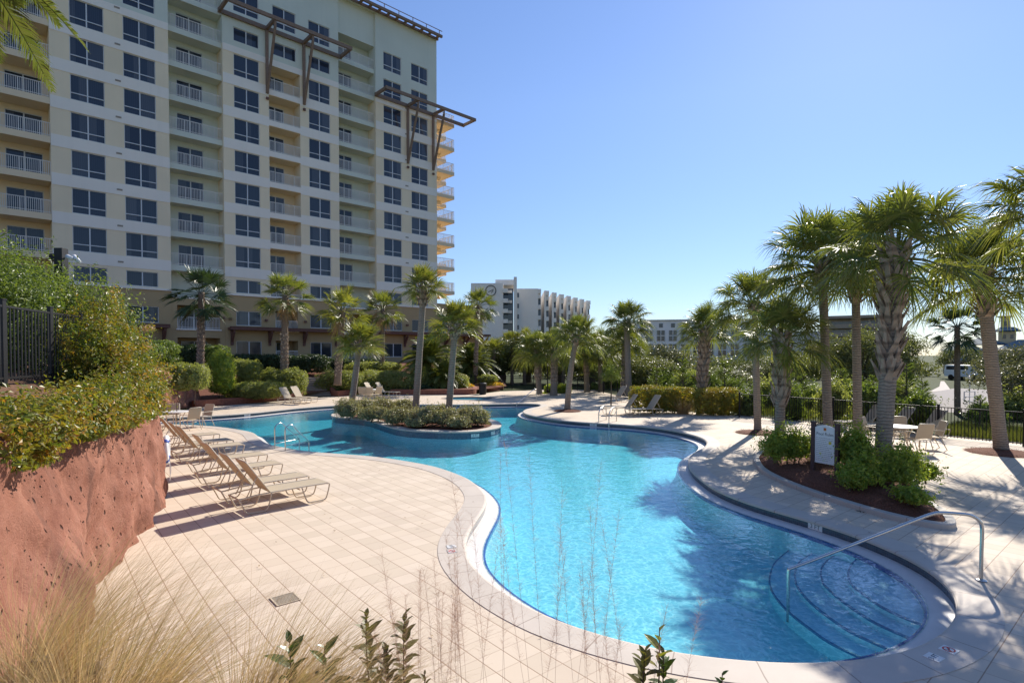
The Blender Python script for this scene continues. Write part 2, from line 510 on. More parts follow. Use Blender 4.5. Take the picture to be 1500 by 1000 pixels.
M['podium'] = stucco('brown_stucco', (.47, .33, .175))
M['glass'] = glass_mat('dark_glass', (.018, .026, .045), (.06, .08, .11))
M['curtain'] = glass_mat('curtained_glass', (.05, .06, .08), (.12, .13, .15))
M['frame_white'] = plain('window_frame', (.66, .66, .66), .5, .3, var=.03)
M['rail'] = plain('railing_paint', (.74, .69, .63), .5, .3, var=.03)
M['brown_beam'] = plain('brown_beam', (.25, .165, .115), .6, .3, var=.15)
M['bracket'] = plain('red_brown_bracket', (.16, .075, .055), .6, .3, var=.15)
M['white_wall'] = stucco('white_stucco', (.80, .76, .70), .04)
M['grey_wall'] = stucco('pale_grey_siding', (.74, .73, .72), .04)
M['brown_wall'] = stucco('taupe_stucco', (.34, .28, .22), .05)
M['yellow_wall'] = stucco('yellow_stucco', (.62, .48, .29), .05)
M['metal_roof'] = plain('metal_roof', (.19, .225, .24), .7, .03, 0, var=.08)
M['roof_dark'] = plain('dark_roof', (.12, .11, .10), .8, .2)
M['sign_white'] = plain('sign_face', (.72, .73, .72), .5, .3, var=.02)
M['sign_post'] = plain('sign_post', (.075, .045, .045), .6, .3)
M['ink'] = plain('sign_ink', (.12, .13, .14), .6, .2)
M['red_ink'] = plain('red_ink', (.55, .06, .05), .6, .2)
M['orange_ink'] = plain('orange_ink', (.60, .25, .05), .6, .2)
M['yellow_ink'] = plain('yellow_ink', (.60, .50, .08), .6, .2)
M['nosing'] = tile_band_material('step_nosing_tile', (.05, .20, .50), (.07, .24, .55), (.12, .25, .45), .03)
M['white_tile'] = plain('white_tile', (.72, .71, .69), .3, .5, var=.02)
M['white_plastic'] = plain('white_plastic', (.78, .77, .75), .4, .4, var=.02)
M['blue_strap'] = plain('blue_strap', (.05, .10, .40), .6, .3)
M['red_brick'] = plain('planter_wall', (.26, .105, .07), .85, .2, var=.25, vscale=8, bump=.02, bscale=14)
M['stair'] = plain('stair_stone', (.34, .29, .24), .9, .2, var=.12)
M['flower_y'] = leaf_mat('yellow_petals', [(.75, .45, .02), (.85, .60, .04), (.80, .50, .05)], .25)
M['trunk_grey'] = trunk_mat('grey_palm_bark', (.20, .165, .13), (.40, .33, .26), 4.0)
M['trunk_brown'] = trunk_mat('brown_palm_bark', (.15, .105, .075), (.33, .24, .17), 4.0)
M['boot'] = trunk_mat('leaf_base_bark', (.24, .17, .12), (.50, .40, .31), 1.0)
M['bark'] = plain('tree_bark', (.13, .10, .075), .9, .15, var=.3, vscale=9, bump=.02)
M['palm_leaf'] = leaf_mat('fan_palm_leaf', [(0.144,0.174,0.034), (0.192,0.216,0.048), (0.108,0.138,0.031), (0.252,0.252,0.066)], 0.42, .42, .5)
M['palm_bright'] = leaf_mat('bright_palm_leaf', [(.185,.205,.036), (.24,.25,.046), (.14,.16,.032), (.31,.28,.06)], 0.4, .36, .55)
M['palm_dark'] = leaf_mat('dark_palm_leaf', [(.035, .065, .025), (.05, .085, .03), (.03, .05, .02)], .22, .4, .5)
M['frond'] = leaf_mat('feather_frond', [(.09, .12, .03), (.13, .16, .045), (.16, .17, .06)], .3, .4, .5)
M['dead_leaf'] = leaf_mat('dry_leaf', [(.30, .20, .10), (.38, .26, .13), (.22, .14, .08)], .2, .7, .2, (1.1, 1.0, .8))
M['shrub_mix'] = leaf_mat('turning_shrub_leaf', [(.11,.16,.022), (.17,.22,.03), (.08,.115,.02), (.22,.25,.035), (.14,.18,.025)], .42, alt=[(.40,.24,.03), (.30,.27,.035), (.50,.22,.04), (.22,.20,.03), (.34,.30,.05)])
M['shrub_green'] = leaf_mat('green_shrub_leaf', [(0.094,0.144,0.030), (0.138,0.200,0.043), (0.200,0.250,0.056), (0.075,0.112,0.025)], 0.45)
M['hedge'] = leaf_mat('hedge_leaf', [(0.264,0.292,0.094), (0.330,0.363,0.132), (0.198,0.220,0.072), (0.385,0.396,0.165)], 0.55)
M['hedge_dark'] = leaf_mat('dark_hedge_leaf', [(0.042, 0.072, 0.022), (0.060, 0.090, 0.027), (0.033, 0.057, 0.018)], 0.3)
M['shrub_yellow'] = leaf_mat('sunny_shrub_leaf', [(0.240,0.324,0.054), (0.336,0.420,0.072), (0.180,0.252,0.048), (0.456,0.456,0.084)], 0.55)
M['hedge_orange'] = leaf_mat('orange_tipped_leaf', [(.16,.20,.03), (.22,.23,.04), (.36,.24,.035), (.13,.16,.03)], 0.4)
M['silver'] = leaf_mat('silvery_shrub_leaf', [(0.287,0.276,0.149), (0.380,0.356,0.207), (0.207,0.207,0.103), (0.322,0.253,0.161)], 0.35)
M['oak'] = leaf_mat('oak_leaf', [(0.112,0.131,0.044), (0.156,0.175,0.062), (0.200,0.206,0.088), (0.081,0.094,0.035)], 0.35)
M['oak_silver'] = leaf_mat('silver_oak_leaf', [(0.150, 0.150, 0.088), (0.200, 0.194, 0.125), (0.112, 0.119, 0.062), (0.075, 0.088, 0.037)], 0.3)
M['pine'] = leaf_mat('pine_needles', [(0.144,0.204,0.042), (0.192,0.252,0.054), (0.108,0.156,0.036), (0.252,0.276,0.072)], 0.4)
M['plume'] = leaf_mat('pampas_plume', [(.55, .40, .25), (.62, .48, .32), (.48, .33, .20)], .4, .8, .1, (1.05, 1.0, .85))
M['dry_grass'] = leaf_mat('dry_grass', [(.56,.42,.24), (.66,.51,.31), (.46,.33,.18), (.40,.36,.14)], 0.5, .6, .2, (1.1, 1.0, .8))
M['pink_grass'] = leaf_mat('pink_muhly_grass', [(.46,.29,.21), (.52,.35,.26), (.40,.24,.18)], .35, .7, .1, (1.1, 1.0, .9))
M['grass_green'] = leaf_mat('green_grass', [(.085,.11,.02), (.12,.14,.03), (.16,.15,.05)], 0.35)
M['stem'] = plain('plant_stem', (.14, .07, .05), .7, .2)

# ------------------------------------------------------------------ pool and deck
pool_px = [(225,613),(260,611),(302,609.5),(360,605.6),(400,601.5),(441,597.3),(496,593.6),(540,592.6),(586,592),(640,592.5),(700,592),(754,591),(785,591.3),
 (793,593.5),(786,596),(773,598.3),(766,602),(769,605.5),(786,610),(822,615.5),(870,619.3),(918,622),(966,627),(1002,633.5),(1026,640),(1036,646.5),(1033,654),(1018,662),(1010,670),(1010,684),(1024,699),(1050,717),(1086,732),(1110,740),(1181,760),(1251,782),(1324,812),(1370,838),(1397,864),(1407,887),(1404,905),(1388,926),(1355,945),(1315,959),(1259,967),(1181,973),(1100,969),(1051,964),(997,958),(943,947),(889,933),(835,917),(800,903),(749,877),(716,852),(696,836),(684,820),(679,803),(685,779),(700,757),(711,740),(713,730),(708,720),(694,707),(680,698.5),(640,684),(600,676),(560,670),(520,666),(480,663.5),(440,659.5),(415,655),(395,651),(385,646.5),(378,640),(371,633.5),(355,630),(330,626),(302,623.5),(260,621.5),(230,620.5),(218,617)]
POOL = ccw(closed_curve(np.array([G(x, y)[:2] for x, y in pool_px]), .22))
WATER_Z, LEDGE_Z, FLOOR_Z = -.185, -.165, -.78
inner = offset_curve(POOL, -.30)
for _ in range(3): inner = .5 * inner + .25 * (np.roll(inner, 1, 0) + np.roll(inner, -1, 0))
outer = offset_curve(POOL, .46)
for _ in range(4): outer = .5 * outer + .25 * (np.roll(outer, 1, 0) + np.roll(outer, -1, 0))
fence_px = [(1700, 676), (1560, 660), (1500, 654), (1374, 641), (1220, 624), (1083, 611)]
deck_far = [(240, 606), (288, 597), (320, 594.5), (360, 591.5), (406, 587.5), (445, 584.5), (480, 580.5), (530, 578), (581, 578.2), (697, 577.5), (733, 573), (790, 571), (870, 571), (930, 585), (960, 600), (1083, 608.5), (1220, 621), (1374, 637.5), (1500, 650), (1700, 672)]
DECK = np.array([(-13.0, -4.0)] + [(-11.5, 14.0), (-24, 25)] + [tuple(G(x, y)[:2]) for x, y in deck_far] + [(24, 8.0), (20, -4.0)])
SPAc = G(686, 583.2)[:2]; _a = np.linspace(0, 2 * math.pi, 48, endpoint=False); SPA = SPAc + np.stack([np.cos(_a) * 1.75, np.sin(_a) * 1.45], -1)
deck = tag(fill('deck', [DECK, outer, offset_curve(SPA, .24)], 0.0, M['deck']), 'pale square paver pool deck', 'deck', kind='structure')
BIG = np.array([(-900, -300), (1200, -300), (1200, 1600), (-900, 1600)], float)
ground = tag(fill('ground', [BIG, DECK], -.012, M['lawn']), 'ground beyond the deck', 'ground', kind='structure')

def band_uv(mb_fn, name, A, B, m, parent=None):
    """closed strip with uv: u = arc length, v = width"""
    n = len(A); seg = np.linalg.norm(np.roll(A, -1, 0) - A, axis=1); s = np.concatenate([[0], np.cumsum(seg)])
    V = np.concatenate([A, B]); i = np.arange(n); j = (i + 1) % n
    Q = np.stack([i, j, n + j, n + i], -1)
    w = float(np.mean(np.linalg.norm(A - B, axis=1)))
    uv = np.stack([np.stack([s[:-1], 0 * s[:-1]], -1), np.stack([s[1:], 0 * s[1:]], -1), np.stack([s[1:], 0 * s[1:] + w], -1), np.stack([s[:-1], 0 * s[:-1] + w], -1)], 1).reshape(-1, 2)
    return link(name, mesh_np(name, V, [Q], m, uv=uv), parent)

def multi_band(name, curves, m, parent=None, smooth=False):
    """closed surface through several closed curves (same count); uv in metres"""
    n = len(curves[0]); A = curves[0]
    seg = np.linalg.norm(np.roll(A, -1, 0) - A, axis=1); s = np.concatenate([[0], np.cumsum(seg)])
    V = np.concatenate(curves); Q = []; UV = []; w = 0
    i = np.arange(n); j = (i + 1) % n
    for k in range(len(curves) - 1):
        d = float(np.mean(np.linalg.norm(curves[k] - curves[k + 1], axis=1)))
        Q.append(np.stack([k * n + i, k * n + j, (k + 1) * n + j, (k + 1) * n + i], -1))
        z = 0 * s[:-1]
        UV.append(np.stack([np.stack([s[:-1], z + w], -1), np.stack([s[1:], z + w], -1), np.stack([s[1:], z + w + d], -1), np.stack([s[:-1], z + w + d], -1)], 1).reshape(-1, 2))
        w += d
    return link(name, mesh_np(name, V, [np.concatenate(Q)], m, smooth=smooth, uv=np.concatenate(UV)), parent)

# coping: paver ring with a rounded nose
cop = multi_band('pool_coping', [z3(outer, -.02), z3(outer, .008), z3(offset_curve(POOL, .03), .012), z3(POOL, .004), z3(offset_curve(POOL, -.02), -.012), z3(offset_curve(POOL, -.02), -.045), z3(offset_curve(POOL, .01), -.05)], M['coping'])
tag(cop, 'pale stone coping ring round the pool edge', 'coping', kind='structure')
wt = multi_band('pool_wall_tile', [z3(offset_curve(POOL, .005), -.04), z3(offset_curve(POOL, .005), LEDGE_Z)], M['tile_dark'])
tag(wt, 'dark tile band under the coping', 'pool wall', kind='structure')
lg = multi_band('pool_ledge', [z3(offset_curve(POOL, .006), LEDGE_Z), z3(inner, LEDGE_Z - .03)], M['ledge'])
tag(lg, 'pale plaster ledge at the water line', 'pool ledge', kind='structure')
inner2 = offset_curve(inner, -.035)
tb = multi_band('pool_trim_tile', [z3(inner, LEDGE_Z - .028), z3(inner2, LEDGE_Z - .03), z3(inner2, LEDGE_Z - .09)], M['tile_blue'])
tag(tb, 'blue tile line along the water edge', 'tile line', kind='structure')
pw = multi_band('pool_basin_wall', [z3(inner2, LEDGE_Z - .09), z3(offset_curve(inner2, -.10), FLOOR_Z + .1), z3(offset_curve(inner2, -.2), FLOOR_Z)], M['plaster'], smooth=True)
tag(pw, 'plaster wall of the pool basin', 'pool basin', kind='structure')
fl = fill('pool_floor', [offset_curve(inner, 0.1)], FLOOR_Z - .003, M['plaster'])
tag(fl, 'aqua plaster floor of the pool', 'pool floor', kind='structure')

# steps at the right-hand end (arcs measured at their own depths)
arcs = [([(575,320),(540,360),(525,400),(530,440),(550,470),(620,525),(700,580),(800,630),(925,680)], -.27),
        ([(450,308),(400,345),(376,392),(382,440),(400,470),(470,535),(560,600),(680,675),(850,750)], -.37),
        ([(330,296),(262,340),(236,400),(240,450),(255,485),(310,550),(400,625),(540,720),(735,810)], -.47),
        ([(190,290),(125,350),(98,430),(108,490),(132,533),(200,610),(300,690),(420,775),(585,856)], -.57)]
from mathutils.geometry import intersect_line_line_2d
def step_poly(k):
    arc, z = arcs[k]
    P = np.array([G(1100 + X * .27, 730 + Y * .27, z)[:2] for X, Y in arc])
    P = smooth_path(P, 5)
    d0 = P[0] - P[1]; d1 = P[-1] - P[-2]
    P = np.concatenate([[P[0] + d0 / np.linalg.norm(d0) * .9], P, [P[-1] + d1 / np.linalg.norm(d1) * .9]])
    return P, z
steps = empty('pool_steps', G(1280, 860, -.3)); tag(steps, 'curved white entry steps with blue nosings under the water', 'steps', kind='structure')
for k in range(4):
    P, z = step_poly(k)
    back = np.array([G(1440, 935, z)[:2], G(1470, 850, z)[:2], G(1330, 775, z)[:2]])
    mb = MB()
    base = np.array(steps.location)[None, :]
    n = len(P)
    # tread
    poly = np.concatenate([P, back])
    T = np.array([t for t in tessellate_polygon([[Vector((p[0], p[1], 0)) for p in poly]])])
    V = z3(poly, z)
    cr = np.cross(V[T[:, 1]] - V[T[:, 0]], V[T[:, 2]] - V[T[:, 0]])[:, 2]; T[cr < 0] = T[cr < 0][:, ::-1]
    mb.add(V - base, T=T)
    Pn = z3(P, z); Pb = z3(P, FLOOR_Z - .02)
    strip(mb, Pn - base, Pb - base, closed=False)
    mb.build('step', M['step_plaster'], steps)
    mb = MB()
    t_ = np.gradient(P, axis=0); t_ /= np.linalg.norm(t_, axis=1)[:, None]; nn = np.stack([t_[:, 1], -t_[:, 0]], -1)
    mid = P[n // 2]; sgn = 1 if (np.array(back[1]) - mid) @ nn[n // 2] > 0 else -1
    I = P + nn * sgn * .022; O = P - nn * sgn * .004
    strip(mb, z3(O, z - .025) - base, z3(O, z + .004) - base, closed=False); strip(mb, z3(O, z + .004) - base, z3(I, z + .004) - base, closed=False)
    mb.build('nosing', M['nosing'], steps)

# water body: closed prism, its sides buried behind the basin walls
wo = offset_curve(inner, .015)
nW = len(wo)
top = fill('tmp', [wo], WATER_Z, M['water'])
tv = np.array([v.co[:] for v in top.data.vertices]); tf = np.array([p.vertices[:] for p in top.data.polygons])
bpy.data.objects.remove(top)
bot = tv.copy(); bot[:, 2] = FLOOR_Z - .3
i = np.arange(nW); j = (i + 1) % nW
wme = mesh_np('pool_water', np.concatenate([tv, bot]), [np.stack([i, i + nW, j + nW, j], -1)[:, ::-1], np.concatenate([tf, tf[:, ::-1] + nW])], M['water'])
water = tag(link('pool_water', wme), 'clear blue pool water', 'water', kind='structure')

# island
isl_px = [(484,607),(492,604),(510,600),(550,597),(600,598),(650,601),(690,607),(722,614),(735,620),(731,625.5),(715,629.5),(690,632),(650,632),(612,630.5),(585,628),(562,622),(540,615),(512,612),(490,610.5)]
ISL = ccw(closed_curve(np.array([G(x, y, .08)[:2] for x, y in isl_px]), .22))
isl = empty('pool_island', tuple(ISL.mean(0)) + (0,)); tag(isl, 'kidney shaped planted island with tiled wall in the pool', 'island', kind='structure')
def rel(P): return P - np.array([isl.location[0], isl.location[1], 0])
multi_band('coping', [rel(z3(offset_curve(ISL, -.45), .07)), rel(z3(offset_curve(ISL, -.42), .085)), rel(z3(offset_curve(ISL, -.03), .085)), rel(z3(ISL, .075)), rel(z3(ISL, .02)), rel(z3(offset_curve(ISL, -.05), .015))], M['coping'], isl)
multi_band('wall_tile', [rel(z3(offset_curve(ISL, -.045), .02)), rel(z3(offset_curve(ISL, -.045), -.24))], M['tile_island'], isl)
multi_band('wall_plaster', [rel(z3(offset_curve(ISL, -.047), -.24)), rel(z3(offset_curve(ISL, -.02), FLOOR_Z))], M['plaster'], isl)
f_ = fill('planting_bed', [offset_curve(ISL, -.43)], .075, M['mulch']); f_.parent = isl; f_.location = (-isl.location[0], -isl.location[1], 0)

# lane lines / dark floor stripes seen on the pool floor
def floor_line(a, b, w=.12):
    A = G(*a, FLOOR_Z)[:2]; B = G(*b, FLOOR_Z)[:2]; d = (B - A) / np.linalg.norm(B - A); n = np.array([d[1], -d[0]]) * w
    return np.array([A + n, B + n, B - n, A - n])
# ------------------------------------------------------------------ main building
FTH = R(46.82)
FD = np.array([math.sin(FTH), math.cos(FTH)]); FN = np.array([FD[1], -FD[0]])
FP0 = np.array([-34.046, 47.534])
def FU(x, y, off=0.0):
    r = ray(x, y); t = (FN @ FP0 + off) / (FN @ r[:2]); q = r[:2] * t
    return (q - FP0) @ FD, CAMH + r[2] * t
BL = np.array([FP0[0], FP0[1], 0.0])          # local origin of the building
def xfb(P):
    """(u, off, z) -> building local xyz"""
    P = np.asarray(P, float).reshape(-1, 3)
    return np.stack([P[:, 0] * FD[0] + P[:, 1] * FN[0], P[:, 0] * FD[1] + P[:, 1] * FN[1], P[:, 2]], -1)
def quad_uz(mb, u0, u1, z0, z1, off, m=0):
    mb.add(xfb([[u0, off, z0], [u1, off, z0], [u1, off, z1], [u0, off, z1]]), [[0, 1, 2, 3]], m=m)
def wall_holes(mb, u0, u1, z0, z1, holes, off, rev=.14, m=0):
    us = sorted({u0, u1, *[h[0] for h in holes], *[h[1] for h in holes]}); zs = sorted({z0, z1, *[h[2] for h in holes], *[h[3] for h in holes]})
    us = [u for u in us if u0 <= u <= u1]; zs = [z for z in zs if z0 <= z <= z1]
    for a, b in zip(us[:-1], us[1:]):
        for c, d in zip(zs[:-1], zs[1:]):
            um, zm = (a + b) / 2, (c + d) / 2
            if not any(h[0] < um < h[1] and h[2] < zm < h[3] for h in holes): quad_uz(mb, a, b, c, d, off, m)
    for h in holes:
        a, b, c, d = h[:4]; o2 = off - (h[4] if len(h) > 4 else rev)
        mb.add(xfb([[a, off, c], [b, off, c], [b, off, d], [a, off, d], [a, o2, c], [b, o2, c], [b, o2, d], [a, o2, d]]),
               [[0, 4, 5, 1], [1, 5, 6, 2], [2, 6, 7, 3], [3, 7, 4, 0]], m=m)
def bx(mb, u0, u1, o0, o1, z0, z1, m=0): mb.box(u0, u1, o0, o1, z0, z1, m, xfb)

bld = empty('hotel_building', BL)
tag(bld, 'tall cream and sage hotel tower with rows of balconies and brown trellises', 'building')
WR = random.Random(5)
def window(u0, u1, z0, z1, off, panes=4, parent=bld, name='window'):
    mb = MB(); quad_uz(mb, u0, u1, z0, z1, off - .13)
    um = (u0 + u1) / 2
    for a, b in ((u0, um), (um, u1)):                     # drawn curtains behind some panes
        r = WR.random(); w_ = (b - a) * WR.choice((.35, .5, .7, 1.0))
        if r < .35: quad_uz(mb, a, a + w_, z0, z1, off - .1285, 1)
        elif r < .6: quad_uz(mb, b - w_, b, z0, z1, off - .1285, 1)
    w = mb.build(name, [M['glass'], M['curtain']], parent)
    f = MB(); t = .055; o0, o1 = off - .127, off - .07
    bx(f, u0, u1, o0, o1, z0, z0 + t); bx(f, u0, u1, o0, o1, z1 - t, z1)
    bx(f, u0, u0 + t, o0, o1, z0 + t, z1 - t); bx(f, u1 - t, u1, o0, o1, z0 + t, z1 - t)
    bx(f, um - .045, um + .045, o0, o1 + .006, z0 + t, z1 - t)
    if panes == 4:
        zm = z0 + (z1 - z0) * .28
        bx(f, u0 + t, um - .045, o0, o1, zm - .035, zm + .035); bx(f, um + .045, u1 - t, o0, o1, zm - .035, zm + .035)
    f.build('frame', M['frame_white'], w)
def zb(k): return 11.63 + 3.05 * (k - 4)       # window sill of storey k
def fl_(k): return 11.32 + 3.05 * (k - 4)      # balcony floor of storey k
tan, sag, pod, bal_t, back = MB(), MB(), MB(), MB(), MB()
def band(*a):
    m = MB(); bx(m, *a); m.build('wall_band', M['band'], bld)
TOPZ = 42.0
cols = {'A': [(-2.27, .02), (1.34, 3.71)], 'C': [(10.17, 12.52), (17.53, 19.88)], 'E': [(26.38, 28.76), (30.14, 32.51)]}
span = {'A': (-3.55, 4.71, 32.6), 'C': (9.19, 20.86, 32.65), 'E': (25.36, 33.84, 32.65)}
CB = (13.44, 16.6)                               # balcony bay inside section C
for key, (u0, u1, zt) in span.items():
    H_t, H_s, H_p = [], [], []
    for c in cols[key]:
        for k in range(4, 11):
            H_t.append((*c, zb(k), zb(k) + 2.05)); window(*c, zb(k), zb(k) + 2.05, 0)
        H_t.append((*c, 9.13, 10.43)); window(*c, 9.13, 10.43, 0, 2)
        for k in (11, 12):
            if key == 'C' and k == 11: a, b = 33.2, 34.5
            else: a, b = zb(k), zb(k) + (2.05 if k == 12 or key != 'E' else 2.0)
            H_s.append((*c, a, b)); window(*c, a, b, 0, 2 if (key == 'C' and k == 11) else 4)
        if key == 'C':
            pass
        H_p.append((*c, 6.0, 7.42)); window(*c, 6.0, 7.42, 0, 2)
        H_p.append((*c, 2.9, 4.5)); window(*c, 2.9, 4.5, 0, 2)
    if key == 'C':
        for a, b in ((33.2, 34.5), (zb(12), zb(12) + 2.05)):
            H_s.append((13.85, 16.2, a, b)); window(13.85, 16.2, a, b, 0, 2 if a < 34 else 4)
        for k in range(3, 11):
            z0 = fl_(k) + (0 if k > 3 else .0); H_t.append((*CB, z0, z0 + 2.5, 1.7))
        H_p.append((13.9, 16.2, 5.55, 7.6, 1.5)); H_p.append((13.9, 16.2, 2.5, 4.6, 1.5))
    wall_holes(tan, u0, u1, 8.95, zt, H_t, 0)
    wall_holes(sag, u0, u1, zt, TOPZ, H_s, 0)
    wall_holes(pod, u0, u1, 0.0, 8.95, H_p, 0)
    # pale bands between storeys
    segs = [(u0, u1)] if key != 'C' else [(u0, CB[0]), (CB[1], u1)]
    for k in range(4, 12):
        za, zc = (zb(k) - .98, zb(k) - .03) if k > 4 else (zb(4) - .98, zb(4) - .03)
        if k == 11: za, zc = zt - .62, zt + .002
        for s0, s1 in segs: band(s0 + .002, s1 - .002, .0, .035, za, zc)
        if key == 'C': band(CB[0], CB[1], -.0, .035, fl_(k) - .52, fl_(k) + .02) if k < 11 else band(CB[0], CB[1], 0, .035, za, zc)
    band(u0 - .03, u1 + .03, -.02, .12, 8.88, 9.04)
# side returns of projecting sections
for u in (4.71, 9.19, 20.86, 25.36, -3.55):
    s = 1 if u in (4.71, 20.86) else -1
    for mb, z0, z1 in ((pod, 0, 8.95), (tan, 8.95, 32.65), (sag, 32.65, TOPZ)):
        mb.add(xfb([[u, 0, z0], [u, -2.1, z0], [u, -2.1, z1], [u, 0, z1]]), [[0, 1, 2, 3]])
# recessed balcony bays
def railing(u0, u1, z, off, parent, ends=()):
    r = MB(); t = .03
    bx(r, u0, u1, off - .05, off, z + 1.04, z + 1.09); bx(r, u0, u1, off - .04, off - .01, z + .10, z + .14)
    n = max(2, round((u1 - u0) / .125))
    for i in range(n + 1):
        u = u0 + (u1 - u0) * i / n; w = .03 if i % 10 == 0 else .015
        bx(r, u - w, u + w, off - .035, off - .013, z, z + 1.04)
    for (o0, o1, u) in ends:
        bx(r, u - .025, u + .025, o0, o1, z + 1.04, z + 1.09)
        m = max(2, round(abs(o1 - o0) / .14))
        for i in range(m + 1):
            o = o0 + (o1 - o0) * i / m; bx(r, u - .011, u + .011, o - .012, o + .012, z, z + 1.04)
    r.build('railing', M['rail'], parent)
def balcony(u0, u1, z, off, depth, mat, rail_off=None, door=None, door_off=None, ends=(), slab=.5):
    b = MB(); bx(b, u0, u1, off - depth, off, z - slab, z)
    o = b.build('balcony', mat, bld)
    railing(u0 + .03, u1 - .03, z, off - .03 if rail_off is None else rail_off, o, ends)
    if door:
        a, c = door; window(a, c, z + .02, z + 2.12, door_off, 2, bld, 'balcony_door')
for (u0, u1, ku, door, m_, nm) in ((4.71, 9.19, 13, (5.7, 7.9), 'sage', 'green'), (20.86, 25.36, 12, (21.4, 23.3), 'sage', 'green')):
    HD = [(door[0], door[1], fl_(k) + .02, fl_(k) + 2.12) for k in range(4, ku + 1)]
    gb = MB()
    wall_holes(gb, u0, u1, 8.4, TOPZ, HD, -1.75)
    for k in range(4, ku + 1): balcony(u0 + .003, u1 - .003, fl_(k), -.28, 1.46, M['sage'], door=door, door_off=-1.75)
    bx(gb, u0 + .003, u1 - .003, -1.76, -.28, fl_(ku + 1) - .5, TOPZ); gb.build('bay_wall', M['sage'], bld)
    # lower storeys of the bay
    H = [(u0 + .45, u1 - .45, 5.55, 7.7, 1.6), (u0 + .45, u1 - .45, 2.45, 4.75, 1.6)]
    wall_holes(pod, u0, u1, 0, 8.4, H, -.05)
    band(u0, u1, -.3, 0.0, 8.3, 8.45)
    for z in (5.55, 2.45):
        quad_uz(back, u0 + .4, u1 - .4, z - .1, z + 2.5, -1.645)
        b = MB(); bx(b, u0 + .35, u1 - .35, -.3, .06, z - .12, z); o = b.build('balcony', M['band'], bld); railing(u0 + .5, u1 - .5, z, -.06, o)
        window(door[0] + .1, door[1] + .1, z + .02, z + 2.0, -1.51, 2, bld, 'balcony_door')
    quad_uz(back, u0, u1, 0, 8.4, -1.9)
# centre balconies of section C
for k in range(3, 11):
    z = fl_(k)
    quad_uz(bal_t, CB[0] - .1, CB[1] + .1, z - .1, z + 2.6, -1.705)
    if k > 3 or True:
        o = MB(); bx(o, CB[0] + .004, CB[1] - .004, -1.69, -.005, z - .06, z - .002); o = o.build('balcony', M['balcony_tan'], bld)
        railing(CB[0] + .04, CB[1] - .04, z, -.02, o)
    window(CB[0] + .25, CB[0] + 2.1, z + .03, z + 2.1, -1.57, 2, bld, 'balcony_door')
for z in (5.55, 2.5):
    quad_uz(back, 13.8, 16.3, z - .1, z + 2.3, -1.505)
    window(13.95, 15.0, z + .03, z + 1.95, -1.37, 2, bld, 'balcony_door')
    b = MB(); bx(b, 13.8, 16.3, -.02, .08, z - .1, z); o = b.build('balcony', M['band'], bld); railing(13.95, 16.15, z, .0, o)
bal_t.build('balcony_wall', M['balcony_tan'], bld); bal_t = MB()
# far-left warm balcony bay
HD = [(-6.2, -3.9, fl_(k) + .02, fl_(k) + 2.12) for k in range(3, 13)]
wall_holes(bal_t, -13.0, -3.55, 0, TOPZ, HD, -2.05)
for k in range(3, 13): balcony(-13.0, -3.56, fl_(k), .02, 2.05, M['balcony_tan'], door=(-6.2, -3.9), door_off=-2.05)
# right end wall, side balconies, roof, back
ew = MB()
for mb, z0, z1 in ((pod, 0, 8.95), (ew, 8.95, 32.65), (sag, 32.65, TOPZ)):
    mb.add(xfb([[33.84, 0, z0], [33.84, -20, z0], [33.84, -20, z1], [33.84, 0, z1]]), [[3, 2, 1, 0]])
ew.build('end_wall', M['balcony_tan'], bld)
for k in range(4, 12):
    z = fl_(k)
    for (o0, o1, du) in ((-3.6, -.35, 3.0), (-7.9, -4.4, 4.7)):
        b = MB(); bx(b, 33.843, 33.84 + du, o0, o1, z - .42, z); bx(b, 33.843, 33.84 + du * .7, o0 + 1.2, o0 + 1.5, z - .9, z - .425)
        o = b.build('balcony', M['balcony_tan'], bld)
        railing(33.9, 33.84 + du - .03, z, o1 - .03, o, ends=((o0, o1 - .05, 33.84 + du - .04),))
        d = MB(); d.add(xfb([[33.85, o0 + .5, z + .02], [33.85, o1 - .6, z + .02], [33.85, o1 - .6, z + 2.1], [33.85, o0 + .5, z + 2.1]]), [[3, 2, 1, 0]])
        d.build('balcony_door', M['glass'], bld)
    b = MB(); bx(b, 33.846, 34.5, -4.35, -3.65, z - 3.0 + .02, z - .43); b.build('balcony_pier', M['balcony_tan'], bld)
rf = MB(); bx(rf, -13, 33.845, -20.3, .12, TOPZ, TOPZ + .35); bx(rf, -13, 33.83, -20.2, -20.0, 0, TOPZ); bx(rf, -13.2, -13.0, -20.2, -2.06, 0, TOPZ); rf.build('roof', M['sage'], bld)
# podium wing to the right
HW = [(34.6, 36.2, 5.9, 7.5), (37.6, 39.6, 5.9, 7.6)]
wall_holes(pod, 33.84, 41.6, 0, 9.65, HW, -.4)
for h in HW: window(*h[:4], -.4, 2)
pod.add(xfb([[41.6, -.4, 0], [41.6, -14, 0], [41.6, -14, 9.65], [41.6, -.4, 9.65]]), [[3, 2, 1, 0]])
bx(pod, 33.9, 41.6, -14, -.41, 9.5, 9.64)
tan.build('wall', M['tan'], bld); sag.build('upper_wall', M['sage'], bld)
pod.build('podium_wall', M['podium'], bld); bal_t.build('balcony_wall', M['balcony_tan'], bld);  back.build('recess_wall', M['podium'], bld)
